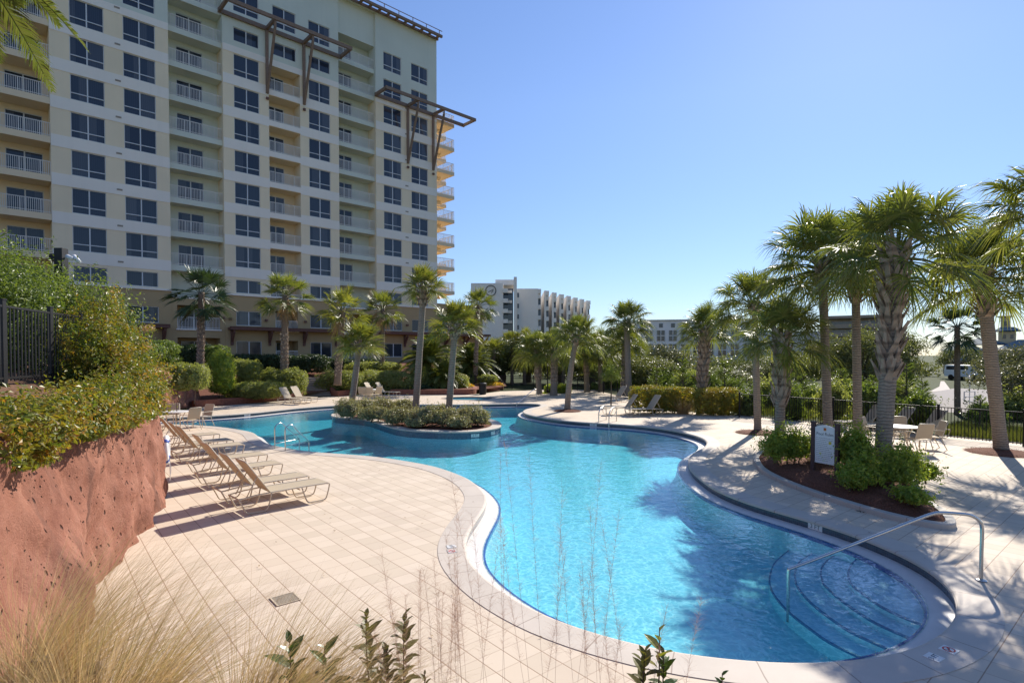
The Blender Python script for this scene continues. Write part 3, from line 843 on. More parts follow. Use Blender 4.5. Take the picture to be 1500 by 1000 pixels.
# brown canopy shelf with brackets
for (a, b) in ((-3.4, 4.4), (9.4, 20.7), (25.6, 41.9)):
    c = MB(); bx(c, a, b, -.38 if a > 25 else .01, .95, 5.55, 5.80); bx(c, a, b, .60, .99, 5.805, 5.87); cn = c.build('canopy', M['bracket'], bld)
    n = max(2, round((b - a) / 3.6))
    for i in range(n + 1):
        u = a + .35 + (b - a - .7) * i / n; k = MB(); wo_ = -.4 if u > 33.84 else 0
        bx(k, u - .12, u + .12, wo_ + .003, wo_ + .14, 4.1, 5.548)
        k.hexa(xfb([[u - .09, wo_ + .14, 4.35], [u + .09, wo_ + .14, 4.35], [u + .09, wo_ + .14, 4.75], [u - .09, wo_ + .14, 4.75], [u - .09, .8, 5.3], [u + .09, .8, 5.3], [u + .09, .8, 5.546], [u - .09, .8, 5.546]]))
        k.build('bracket', M['bracket'], cn)
# trellises
def trellis(u0, u1, z, cross, struts, zlow, off=2.35):
    t = MB(); w = .30
    bx(t, u0, u1, .01, .2, z - .2, z + .2); bx(t, u0, u1, off, off + .2, z - .16, z + .18)
    for u in cross: bx(t, u - .12, u + .12, .205, off - .005, z - .15, z + .16)
    for u in (u0 + .13, u1 - .13): bx(t, u - .12, u + .12, .205, off - .005, z - .15, z + .16)
    o = t.build('trellis', M['brown_beam'], bld)
    for u in struts:
        s = MB(); bx(s, u - .13, u + .13, .01, .22, zlow, z - .205)
        s.hexa(xfb([[u - .10, .222, zlow], [u + .10, .222, zlow], [u + .10, .222, zlow + .7], [u - .10, .222, zlow + .7], [u - .10, off + .05, z - .75], [u + .10, off + .05, z - .75], [u + .10, off + .05, z - .203], [u - .10, off + .05, z - .203]]))
        r = MB(); 
        s.build('strut', M['brown_beam'], o)
        r = MB(); r.bar(xfb([[u, off - .2, z]])[0], xfb([[u + 1.9, .25, z + 1.0]])[0], .05); r.build('tie_rod', M['rail'], o)
trellis(8.8, 21.2, 35.45, (13.26, 17.0), (13.26, 17.0), 29.1)
trellis(25.2, 38.1, 32.75, (29.58, 33.24), (29.58, 33.24), 25.95)
t = MB(); bx(t, 18, 33.95, .9, 1.15, TOPZ + .0, TOPZ + .28); bx(t, 18, 33.95, .13, .28, TOPZ + .0, TOPZ + .28)
for i in range(14): bx(t, 18.6 + i * 1.14, 18.85 + i * 1.14, .285, .895, TOPZ + .03, TOPZ + .2)
bx(t, 18, 33.95, 1.0, 1.08, TOPZ + .75, TOPZ + .80)
for i in range(9): bx(t, 18.3 + i * 1.9, 18.36 + i * 1.9, 1.01, 1.07, TOPZ + .28, TOPZ + .75)
t.build('roof_trellis', M['brown_beam'], bld)
# wall lamps and vents
for k in range(4, 12):
    for u in (.95, 29.45):
        v = MB(); bx(v, u - .2, u + .2, .036, .06, zb(k) - .62, zb(k) - .48); v.build('wall_vent', M['brown_wall'], bld)
for u, z in ((.55, 6.1), (8.95, 6.55), (9.6, 6.5), (12.95, 6.5), (16.95, 6.5), (25.9, 6.6), (29.4, 6.6), (33.3, 6.6), (33.24, 25.4), (29.58, 25.4), (17.0, 28.5), (13.26, 28.5)):
    l = MB(); bx(l, u - .12, u + .12, .04, .22, z, z + .22); bx(l, u - .05, u + .05, .001, .04, z + .05, z + .17); l.build('wall_lamp', M['bracket'], bld)

# ------------------------------------------------------------------ far buildings
def far_xf(origin, az):
    d = np.array([math.sin(az), math.cos(az)]); n = np.array([d[1], -d[0]])
    def f(P):
        P = np.asarray(P, float).reshape(-1, 3)
        return np.stack([P[:, 0] * d[0] + P[:, 1] * n[0], P[:, 0] * d[1] + P[:, 1] * n[1], P[:, 2]], -1)
    return f
def px_m(Y): return FPX / Y
# white condominium slab: stepped balcony columns
Yc = 150.0
c0 = DP(697, 500, Yc); wm = Yc / FPX
con = empty('condominium_tower', (c0[0], Yc, 0)); tag(con, 'far white condominium block with a stair tower and a row of stepped balcony fins', 'building')
def cx(x): return (x - 697) * wm
def czz(y): return CAMH + (HY - y) * wm
a = MB(); a.box(cx(690), cx(737), 0, 25, 0, czz(415)); a.box(cx(725), cx(757), 4, 20, czz(415) + .01, czz(407)); a.box(cx(752.5), cx(757), -1.5, -.01, 0, czz(407))
a.box(cx(757.5), cx(789), 3, 25, 0, czz(421)); a.build('wall', M['white_wall'], con)
fins = MB()
for i in range(8):
    x0 = 789 + i * 13.0; yt = 421 + i * .85; xa = x0 + 5.0
    if i: fins.box(cx(x0 - 8 + 5), cx(x0), 3 + i * 3.2, 30 + i * 3, 0, czz(yt))
    a = MB()
    for k in range(13):
        z = czz(yt) - 2.0 - k * 2.9
        if z < 1: break
        a.box(cx(x0) + .01, cx(x0 + 4.4), 4.0 + i * 3.2, 6.5 + i * 3.2, z - .5, z + .6)
    a.build('balcony', M['white_wall'], con)
    g = MB(); g.box(cx(x0) + .02, cx(x0 + 4.8), 6.6 + i * 3.2, 7 + i * 3.2, 0, czz(yt) - .5); g.build('balcony_window', M['glass'], con)
    t = MB(); t.box(cx(x0) + .01, cx(x0 + 4.6), 3.5 + i * 3.2, 7.5 + i * 3.2, czz(yt) - 1.2, czz(yt) - .02); t.build('roof_cap', M['white_wall'], con)
fins.build('fin_wall', M['white_wall'], con)
for k in range(14):
    z = czz(418) - 1.5 - k * 2.7
    if z < 2: break
    b = MB(); b.box(cx(737) + .02, cx(744), -.6, 1.6, z - .45, z + .6); b.box(cx(744) + .01, cx(750), 1.2, 3, z - .4, z + .3); b.build('balcony', M['white_wall'], con)
g = MB(); g.box(cx(737) + .01, cx(752) - .02, 3.01, 3.4, 0, czz(421)); g.build('balcony_window', M['glass'], con)
for k in range(13):
    z = czz(411) - 3 - k * 2.9; b = MB(); b.box(cx(758), cx(760.2), 2.8, 2.995, z - 1.2, z); b.build('window', M['glass'], con)
ring = MB(); ring.lathe([(1.75, -.02), (2.0, -.02), (2.0, .06), (1.75, .06)], 28)
r_ = ring.build('round_emblem', M['black_metal'], con, (cx(719), -.08, czz(426))); r_.scale = (.72, .72, 1); r_.rotation_euler = (math.pi / 2, 0, 0)
e2 = MB(); e2.bar((-.9, -.5, .03), (1.0, .5, .03), .18, .05); e2.bar((.2, -.8, .03), (.9, .1, .03), .16, .05); r2 = e2.build('emblem_stroke', M['black_metal'], r_)

# wide pale building with gridded windows
Yw = 125.0; wm2 = Yw / FPX
wb = empty('pale_office_block', (DP(943, 500, Yw)[0], Yw, 0)); tag(wb, 'far wide pale grey block with two storeys of gridded windows', 'building')
def wx(x): return (x - 943) * wm2
def wz(y): return CAMH + (HY - y) * wm2
a = MB(); a.box(wx(943), wx(1100), 0, 20, 0, wz(470)); a.box(wx(1100) + .01, wx(1215), .5, 20, 0, wz(487)); a.box(wx(900), wx(943) - .01, 6, 20, 0, wz(470)); a.build('wall', M['grey_wall'], wb)
a = MB(); a.box(wx(942), wx(1101), -.3, 20, wz(470) + .01, wz(468.5)); a.build('parapet', M['white_wall'], wb)
for i in range(9):
    x = 950.5 + i * 17.3
    for y0, y1, w in ((474, 480, 5.5), (484, 499.5, 13), (504, 521, 13)):
        b = MB(); b.box(wx(x - w / 2), wx(x + w / 2), -.06, -.005, wz(y1), wz(y0)); o = b.build('window', M['glass'], wb)
        if w > 6:
            f = MB()
            for q in (-.5, 0, .5): f.box(wx(x + q * (w - 1)) - .07, wx(x + q * (w - 1)) + .07, -.12, -.065, wz(y1), wz(y0))
            f.box(wx(x - w / 2), wx(x + w / 2), -.125, -.121, (wz(y0) + wz(y1)) / 2 - .08, (wz(y0) + wz(y1)) / 2 + .08); f.build('frame', M['frame_white'], o)
# taupe apartment building behind the palms
Yb = 105.0; wm3 = Yb / FPX
tb_ = empty('taupe_apartment_building', (DP(1215, 500, Yb)[0], Yb, 0)); tag(tb_, 'far taupe flat roofed apartment building seen between the palm trunks', 'building')
def tx(x): return (x - 1215) * wm3
def tz(y): return CAMH + (HY - y) * wm3
a = MB(); a.box(tx(1213), tx(1284), 1.5, 16, 0, tz(467)); a.build('wall', M['brown_wall'], tb_)
a = MB(); a.box(tx(1212), tx(1285), -.4, 16.2, tz(467) + .01, tz(463)); a.build('roof', M['brown_wall'], tb_)
for y in (479, 491, 503, 515):
    b = MB(); b.box(tx(1213), tx(1284), 0, 1.49, tz(y + 2.2), tz(y)); b.box(tx(1213), tx(1284), -.02, .08, tz(y), tz(y - 4)); b.build('balcony', M['brown_wall'], tb_)
    g = MB(); g.box(tx(1218), tx(1280), 1.42, 1.49, tz(y) + .05, tz(y - 8)); g.build('window', M['glass'], tb_)
# villa with a lookout tower
Yv = 92.0; wm4 = Yv / FPX
vl = empty('villa', (DP(1440, 540, Yv)[0], Yv, 0)); tag(vl, 'yellow villa with grey metal hip roofs and a small lookout tower', 'villa')
def vx(x): return (x - 1440) * wm4
def vz(y): return CAMH + (HY - y) * wm4
def hip(mb, x0, x1, y0, y1, z0, z1, inset, ov=.6):
    x0 -= ov; x1 += ov; y0 -= ov; y1 += ov; i = inset
    mb.add([[x0, y0, z0], [x1, y0, z0], [x1, y1, z0], [x0, y1, z0], [x0 + i, y0 + i, z1], [x1 - i, y0 + i, z1], [x1 - i, y1 - i, z1], [x0 + i, y1 - i, z1]], [[3, 2, 1, 0], [4, 5, 6, 7], [0, 1, 5, 4], [1, 2, 6, 5], [2, 3, 7, 6], [3, 0, 4, 7]])
a = MB(); a.box(vx(1379), vx(1470), 0, 14, 0, vz(513)); a.box(vx(1462), vx(1530), -3, 10, 0, vz(512) - .02); a.box(vx(1462), vx(1487), 2, 6, vz(505), vz(486)); a.box(vx(1465), vx(1479), 2.6, 5.2, vz(479), vz(464)); a.build('wall', M['yellow_wall'], vl)
r = MB(); hip(r, vx(1379), vx(1440), 0, 14, vz(513) + .01, vz(504), 2.6); hip(r, vx(1409), vx(1470), 1, 13, vz(504) + .02, vz(494), 3.2); hip(r, vx(1462), vx(1530), -3, 10, vz(511), vz(498), 3.6)
hip(r, vx(1462), vx(1487), 2, 6, vz(487) + .25, vz(479), 1.2, .9); hip(r, vx(1465), vx(1479), 2.6, 5.2, vz(465) + .2, vz(461), .9, .6); r.build('roof', M['metal_roof'], vl)
a = MB(); hip(a, vx(1408), vx(1445), -4, 0, vz(529), vz(518), 1.2); a.box(vx(1409), vx(1410), -3.9, -3.7, 0, vz(529)); a.box(vx(1443), vx(1444), -3.9, -3.7, 0, vz(529)); a.build('porch_roof', M['metal_roof'], vl)
for x, y0, y1, w, yy in ((1394, 516, 523, 6, -.06), (1470, 490, 496, 5, 1.93), (1481, 490, 496, 4, 1.93), (1472, 470, 477, 5, 2.53), (1486, 516, 523, 5, -3.06), (1500, 516, 523, 5, -3.06)):
    b = MB(); b.box(vx(x - w / 2), vx(x + w / 2), yy, yy + .05, vz(y1), vz(y0)); b.build('window', M['glass'], vl)

# turn the far blocks to face the pool
for o_ in (vl, tb_, wb):
    a_ = math.atan2(o_.location.x, o_.location.y); o_.rotation_euler = (0, 0, -a_); o_.scale = (math.cos(a_), 1, 1)
# ------------------------------------------------------------------ vegetation builders
RNG = np.random.default_rng(11)
def unit(v): return v / (np.linalg.norm(v, axis=-1, keepdims=True) + 1e-9)

def leaves(P, N, size, rng, aspect=.45, jitter=.9, droop=0.0, fold=.25):
    """one folded rhombic leaf (two triangles-pair quads) at every point P facing about N"""
    n = len(P)
    N = unit(N + rng.normal(0, jitter, (n, 3)))
    t = unit(np.cross(N, rng.normal(0, 1, (n, 3)))); t[:, 2] -= droop; t = unit(t)
    s = unit(np.cross(N, t)); N = np.cross(t, s)
    L = (size * rng.uniform(.65, 1.3, n))[:, None]; W = L * aspect
    a = P - t * L * .5; b = P + t * L * .5
    m = P + t * L * -.05 - N * W * fold
    l = m - s * W * .5 + N * W * fold * 2; r = m + s * W * .5 + N * W * fold * 2
    V = np.stack([a, l, b, r], 1).reshape(-1, 3)
    i = np.arange(n)[:, None] * 4
    return V, np.concatenate([np.concatenate([i, i + 2, i + 1], 1), np.concatenate([i, i + 3, i + 2], 1)])

def ell_points(n, c, r, rng, shell=.55, power=2.0, lump=.16, flat=True):
    """points in the outer part of a (super)ellipsoid with a lumpy outline"""
    d = unit(rng.normal(0, 1, (n * 2, 3)))
    if flat: d = d[d[:, 2] > -.75]
    d = d[:n]
    k = (np.abs(d) ** power).sum(1) ** (-1 / power)
    ph = rng.uniform(0, 6.28, 6); f = rng.uniform(2, 4.5, 6)
    lum = 1 + lump * (np.sin(d[:, 0] * f[0] * 2 + ph[0]) * np.sin(d[:, 1] * f[1] * 2 + ph[1]) + .7 * np.sin(d[:, 2] * f[2] * 2.3 + d[:, 0] * 5 + ph[2]) + .5 * np.sin(d[:, 1] * 9 + ph[3]) * np.sin(d[:, 0] * 8 + ph[4]))
    rr = shell + (1 - shell) * rng.uniform(0, 1, len(d)) ** .55
    P = d * (k * lum * rr)[:, None] * np.asarray(r) + np.asarray(c)
    return P, unit(d / np.asarray(r))

def foliage_mesh(name, blobs, dens, size, mat, seed, aspect=.45, jitter=.75, power=2.0, lump=.16, shell=.6, zmin=0.0, sprigs=0, core=0):
    rng = np.random.default_rng(seed); Vs = []; Ts = []; o = 0
    for (c, r) in blobs:
        r = np.asarray(r, float); area = (r[0] * r[1] + r[1] * r[2] + r[0] * r[2]) * 4.2
        n = max(30, int(dens * area))
        P, N = ell_points(n, c, r, rng, shell, power, lump)
        if sprigs:
            ns = max(3, int(sprigs * area)); q, nn = ell_points(ns, c, r, rng, .95, power, lump); 
            dirn = unit(nn + [0, 0, .9] + rng.normal(0, .3, (len(q), 3)))
            tt = np.linspace(-.1, 1, 9); ln = rng.uniform(.12, .34, len(q)) * (size / .05) ** .5
            sp = (q[:, None, :] + dirn[:, None, :] * (tt[None, :, None] * ln[:, None, None])).reshape(-1, 3) + rng.normal(0, size * .35, (len(q) * 9, 3))
            P = np.concatenate([P, sp]); N = np.concatenate([N, np.repeat(nn, 9, 0)])
        k = P[:, 2] > zmin; P, N = P[k], N[k]
        V, T = leaves(P, N + [0, 0, .35], size, rng, aspect, jitter)
        if core:
            d = unit(rng.normal(0, 1, (int(90 * area ** .5), 3))); kk = (np.abs(d) ** power).sum(1) ** (-1 / power)
            Pc = d * (kk * core * rng.uniform(.8, 1, len(d)))[:, None] * r + np.asarray(c); Nc = unit(d / r); ok = Pc[:, 2] > zmin; Pc, Nc = Pc[ok], Nc[ok]
            V2, T2 = leaves(Pc, Nc, max(.22, size * 3), rng, .9, .25); T = np.concatenate([T, T2 + len(V)]); V = np.concatenate([V, V2])
        Vs.append(V); Ts.append(T + o); o += len(V)
    return mesh_np(name, np.concatenate(Vs), [np.concatenate(Ts)], mat)

def shrub(name, label, cat, loc, blobs, mat, seed, dens=260, size=.05, group=None, stems=5, rz=0.0, **kw):
    o = empty(name, loc, rz); tag(o, label, cat, group)
    link('foliage', foliage_mesh('foliage', blobs, dens, size, mat, seed, **kw), o)
    rng = np.random.default_rng(seed + 99); mb = MB()
    for i in range(stems):
        c, r = blobs[i % len(blobs)]; c = np.asarray(c); r = np.asarray(r)
        top = c + rng.uniform(-.5, .5, 3) * r; b = np.array([c[0] * .6 + rng.uniform(-.1, .1), c[1] * .6 + rng.uniform(-.1, .1), -.05])
        mb.tube(smooth_path([b, (b + top) / 2 + rng.uniform(-.05, .05, 3), top], 4), np.linspace(.025, .008, 9), 5)
    mb.build('stems', M['bark'], o)
    return o

# ---- fan palm crowns
def fan_crown(seed, n=34, pet=.95, fan=.95, blades=26, spread=118, droop=.55, up=80, down=-42, width=.052, mat=None, name='crown'):
    rng = np.random.default_rng(seed)
    V = []; Q = []; o = 0
    PB = MB()
    for i in range(n):
        f = i / (n - 1); az = i * 2.39996 + rng.normal(0, .15)
        el = R(up + (down - up) * f ** .85 + rng.normal(0, 7))
        a = np.array([math.cos(az) * math.cos(el), math.sin(az) * math.cos(el), math.sin(el)])
        L = pet * rng.uniform(.8, 1.15) * (1 - .2 * (f < .15)); fr = fan * rng.uniform(.85, 1.12)
        hor = np.array([math.cos(az), math.sin(az), 0])
        base = np.array([math.cos(az) * .10, math.sin(az) * .10, -.35 * f])
        p1 = base + a * L * .5; p2 = base + a * L - np.array([0, 0, .12 * L * (1 - abs(math.sin(el)))])
        PB.tube([base, p1 + [0, 0, .02], p2], [.022, .015, .011], 4, caps=False)
        ax = unit(p2 - p1); side = np.cross(ax, [0, 0, 1.0])
        if np.linalg.norm(side) < .1: side = np.array([-math.sin(az), math.cos(az), 0])
        side = unit(side); up_ = np.cross(side, ax)
        roll = rng.normal(0, .35); side, up_ = side * math.cos(roll) + up_ * math.sin(roll), up_ * math.cos(roll) - side * math.sin(roll)
        for b in range(blades):
            q = (b / (blades - 1)) * 2 - 1
            ph = R(spread) * q + rng.normal(0, .03)
            start = p2 + ax * (.22 * fr * (1 - abs(q) ** 1.3))
            d = math.cos(ph) * ax + math.sin(ph) * side + up_ * (.28 * abs(math.sin(ph)) + .05)
            d = unit(d); ln = fr * (1 - .32 * abs(q) ** 1.6) * rng.uniform(.9, 1.08)
            w = unit(np.cross(d, up_ + 1e-3)); tw_ = rng.normal(0, .45); w = w * math.cos(tw_) + np.cross(d, w) * math.sin(tw_)
            tt = np.array([0, .35, .68, 1.0]); ww = np.array([.35, 1.0, .62, .04]) * width * .5
            dr = droop * rng.uniform(.7, 1.3)
            C = start + d * (tt * ln)[:, None] - np.array([0, 0, 1.0]) * (dr * ln * tt ** 2.3 * (.55 + .45 * (1 - abs(d[2]))))[:, None]
            C[:, 2] += .0
            V.append(np.stack([C - w * ww[:, None], C + w * ww[:, None]], 1).reshape(-1, 3))
            k = np.arange(3) * 2 + o; Q.append(np.stack([k, k + 1, k + 3, k + 2], -1)); o += 8
    V = np.concatenate(V); Q = np.concatenate(Q)
    pv = np.concatenate(PB.V); pq = np.concatenate(PB.Q)
    return mesh_np(name, np.concatenate([V, pv]), [np.concatenate([Q, pq + len(V)])], mat)

CROWN = {
 'full': [fan_crown(s, 46, 1.0, 1.0, 36, 120, .75, 86, -20, .044, M['palm_leaf']) for s in (1, 2, 3)],
 'island': [fan_crown(s, 40, .8, 1.0, 32, 115, .42, 86, -14, .05, M['palm_bright']) for s in (5, 6, 7)],
 'wash': [fan_crown(s, 36, 1.0, .85, 26, 105, .35, 82, -36, .052, M['palm_leaf']) for s in (8, 9)],
 'bright': [fan_crown(s, 36, .95, .9, 26, 105, .4, 82, -32, .052, M['palm_bright']) for s in (18, 19)],
 'dark': [fan_crown(s, 36, 1.0, .85, 26, 100, .3, 80, -52, .06, M['palm_dark']) for s in (10, 11)],
}
DRY = [fan_crown(s, 6, .85, .8, 20, 80, .9, -38, -72, .05, M['dead_leaf'], 'dry_leaves') for s in (41, 42)]
def boots_mesh(mb, path, rad, z0, z1, length, rng, tilt=.5, step=.085, wid=.15):
    """criss-cross old leaf bases spiralling round the trunk; path(z)->centre"""
    z = z0; k = 0
    while z < z1:
        for q in range(3):
            az = k * .62 + q * 2.0944 + rng.normal(0, .12)
            c = path(z); r = rad(z)
            e = np.array([math.cos(az), math.sin(az), 0]); s = np.array([-e[1], e[0], 0]); up = np.array([0, 0, 1.0])
            sl = s * rng.choice([-.45, .45])
            ti = tilt * rng.uniform(.6, 1.5); L = length * rng.uniform(.75, 1.2)
            d = unit(up + e * ti + sl * .6)
            b = c + e * (r * .82); w = wid * rng.uniform(.85, 1.15)
            t1 = b + d * L * .55 + e * .01; t2 = b + d * L
            th = e * .022
            mb.hexa([b - s * w * .6 - th, b + s * w * .6 - th, b + s * w * .6 + th, b - s * w * .6 + th,
                     t1 - s * w * .33 - th, t1 + s * w * .33 - th, t1 + s * w * .33 + th, t1 - s * w * .33 + th])
            mb.hexa([t1 - s * w * .33 - th, t1 + s * w * .33 - th, t1 + s * w * .33 + th, t1 - s * w * .33 + th,
                     t2 - s * w * .2 - th * .3, t2 + s * w * .2 - th * .3, t2 + s * w * .2 + th * .3, t2 - s * w * .2 + th * .3])
        z += step * rng.uniform(.85, 1.15); k += 1
palm_n = [0]
def palm(label, base, top, r0=.19, r1=.15, kind='full', scale=1.0, boots=None, bark='trunk_grey', bend=0.0, group=None, name='palm_tree', mulch=False, boot_len=.4, boot_tilt=.5, dead=0, crown_dz=0.0, sq=1.0):
    palm_n[0] += 1; k = palm_n[0]; rng = np.random.default_rng(100 + k)
    base = np.asarray(base, float); top = np.asarray(top, float)
    o = empty(name, base); tag(o, label, 'palm tree', group)
    h = top - base; Hh = h[2]
    def path(z):
        t = z / Hh
        return np.array([h[0] * t + bend * math.sin(math.pi * t) , h[1] * t, z])
    zz = np.linspace(-.1, Hh, 28)
    P = np.array([path(z) for z in zz])
    def rad(z):
        t = max(0, z / Hh); return (r0 + (r1 - r0) * t) * (1 + .2 * math.exp(-max(z, 0) / .2))
    t = MB(); t.tube(P, np.array([rad(z) for z in zz]) * (1 + rng.normal(0, .02, len(zz))), 14)
    t.build('trunk', M[bark], o, smooth=True)
    if boots:
        b = MB(); boots_mesh(b, path, rad, boots[0] * Hh, boots[1] * Hh, boot_len, rng, boot_tilt); b.build('leaf_bases', M['boot'], o)
    cm = CROWN[kind]; c = link('crown', cm[k % len(cm)], o, path(Hh) + [0, 0, crown_dz], rng.uniform(0, 6.28))
    c.scale = (scale, scale, scale * sq)
    if boots and kind in ('wash', 'bright'):
        c = link('dry_leaves', DRY[k % 2], o, path(Hh) + [0, 0, crown_dz - .12 * scale], rng.uniform(0, 6.28)); c.scale = (scale * .85,) * 3
    if dead:
        P_ = []; 
        a = rng.uniform(0, 6.28, dead); zc = Hh - rng.uniform(.15, .5, dead)
        d = MB()
        for q in range(dead):
            e = np.array([math.cos(a[q]), math.sin(a[q]), 0]); c0 = path(zc[q]) + e * r1
            d.tube([c0, c0 + e * .3 * scale + [0, 0, .05], c0 + e * .5 * scale - np.array([0, 0, .35 * scale])], [.015, .012, .02], 4)
        d.build('dead_leaf_stalks', M['boot'], o)
    return o

def feather(rng, L, az, el, droop, leaf=.34, nl=64, w=.022):
    """pinnate frond; returns verts, quads"""
    t = np.linspace(0, 1, nl); e = np.array([math.cos(az) * math.cos(el), math.sin(az) * math.cos(el), math.sin(el)])
    C = e * (t * L)[:, None] - np.array([0, 0, 1.0]) * (droop * L * t ** 2)[:, None]
    T = unit(np.gradient(C, axis=0)); S = unit(np.cross(T, [0, 0, 1.0])); U = np.cross(S, T)
    V = []; Q = []; o = 0
    for sgn in (-1, 1):
        ll = leaf * np.sin(np.pi * (t * .9 + .08)) ** .6 * rng.uniform(.85, 1.1, nl)
        d = unit(S * sgn + T * .75 + U * .35 + rng.normal(0, .08, (nl, 3)))
        tip = C + d * ll[:, None] - np.array([0, 0, .25]) * ll[:, None]; mid = C + d * ll[:, None] * .5
        wv = T * w
        blk = np.stack([C - wv * .4, C + wv * .4, mid - wv * .5, mid + wv * .5, tip], 1).reshape(-1, 3); V.append(blk)
        i = np.arange(nl) * 5 + o; Q.append(np.stack([i, i + 1, i + 3, i + 2], -1)); Q.append(np.stack([i + 2, i + 3, i + 4, i + 4], -1)[:, [0, 1, 2, 2]]); o += nl * 5
    return C, np.concatenate(V), Q
def feather_crown(seed, n, L, mat, leaf=.34, up=75, down=-20, name='crown', w=.03):
    rng = np.random.default_rng(seed); V = []; Q = []; T = []; o = 0; mb = MB()
    for i in range(n):
        f = i / max(1, n - 1); az = i * 2.39996; el = R(up + (down - up) * f)
        C, v, q = feather(rng, L * rng.uniform(.85, 1.1), az, el, .35 + .25 * f, leaf, 60, w)
        V.append(v); Q.append(q[0] + o); Q.append(q[2] + o); T.append(q[1][:, :3] + o); T.append(q[3][:, :3] + o); o += len(v)
        mb.tube(C[::6], np.linspace(.02, .005, len(C[::6])), 4, caps=False)
    pv = np.concatenate(mb.V); pq = np.concatenate(mb.Q)
    return mesh_np(name, np.concatenate(V + [pv]), [np.concatenate(Q + [pq + o]), np.concatenate(T)], mat)

# ---- leafy trees
def tree_meshes(seed, mat, w=3.0, h=4.0, nb=14, dens=30, size=.20, trunk_h=1.6):
    rng = np.random.default_rng(seed); blobs = []; mb = MB()
    mb.tube(smooth_path([[0, 0, -.1], [.08, .05, trunk_h * .6], [.02, -.05, trunk_h]], 4), np.linspace(.22, .14, 9), 8)
    for i in range(nb):
        a = rng.uniform(0, 6.28); rr = w * math.sqrt(rng.uniform(0, 1)) * .72; zz = trunk_h * .75 + (h - trunk_h * .75) * rng.uniform(.12, .9)
        rr *= math.sqrt(max(.15, 1 - ((zz - h * .5) / (h * .62)) ** 2))
        c = np.array([math.cos(a) * rr, math.sin(a) * rr, zz]); s = rng.uniform(.24, .42) * w
        blobs.append((c, (s, s, s * .78)))
        mb.tube(smooth_path([[0, 0, trunk_h * .8], c * [.4, .4, 1] - [0, 0, (zz - trunk_h) * .5], c], 4), np.linspace(.09, .02, 9), 5)
    f = foliage_mesh('crown', blobs, dens, size, mat, seed + 5, .5, .8, 2.0, .25, .35)
    V = np.concatenate(mb.V); tm = mesh_np('trunk', V, [np.concatenate(mb.Q), np.concatenate(mb.T)], M['bark'])
    return f, tm
TREE = {'oak': [tree_meshes(s, M['oak']) for s in (21, 22, 23)], 'silver': [tree_meshes(24, M['oak_silver'], 3.0, 3.6, 16, 34, .17, 1.0)],
        'dense': [tree_meshes(26, M['oak'], 3.2, 4.4, 22, 46, .15, 1.2)]}
def tree(label, loc, kind, sx, sz, rz=0.0, group=None, name='tree', v=0):
    o = empty(name, loc, rz); tag(o, label, 'tree', group)
    f, t = TREE[kind][v % len(TREE[kind])]
    for n_, me in (('crown', f), ('trunk', t)):
        c = link(n_, me, o); c.scale = (sx, sx, sz)
    return o
def pine_meshes(seed, h=2.4, w=.8):
    rng = np.random.default_rng(seed); mb = MB(); mb.tube([[0, 0, -.1], [.02, 0, h * .5], [0, 0, h]], [.05, .035, .01], 6)
    P = []; D = []
    for i in range(52):
        z = h * (.12 + .86 * rng.uniform() ** .9); a = rng.uniform(0, 6.28); L = w * (1.05 - z / h) * rng.uniform(.7, 1.1) + .12
        tip = np.array([math.cos(a) * L, math.sin(a) * L, z + L * .55]); b = np.array([0, 0, z])
        mb.tube([b, (b + tip) / 2 - [0, 0, .03], tip], [.012, .009, .005], 4, caps=False)
        k = 46; t = rng.uniform(.3, 1.05, k)[:, None]; d = unit(tip - b + [0, 0, .15])
        P.append(b + (tip - b) * t); D.append(unit(d + rng.normal(0, .55, (k, 3))))
    P = np.concatenate(P); D = np.concatenate(D); n = len(P); L = rng.uniform(.10, .2, n)[:, None]
    s = unit(np.cross(D, rng.normal(0, 1, (n, 3)))) * .009
    V = np.stack([P - s, P + s, P + D * L], 1).reshape(-1, 3)
    f = mesh_np('needles', V, [np.arange(n * 3).reshape(-1, 3)], M['pine'])
    return f, mesh_np('trunk', np.concatenate(mb.V), [np.concatenate(mb.Q), np.concatenate(mb.T)], M['bark'])
PINE = [pine_meshes(s) for s in (31, 32)]
def pine(label, loc, sx, sz, group=None, v=0, rz=0):
    o = empty('young_pine', loc, rz); tag(o, label, 'pine tree', group)
    f, t = PINE[v % 2]
    for n_, me in (('needles', f), ('trunk', t)):
        c = link(n_, me, o); c.scale = (sx, sx, sz)
    return o
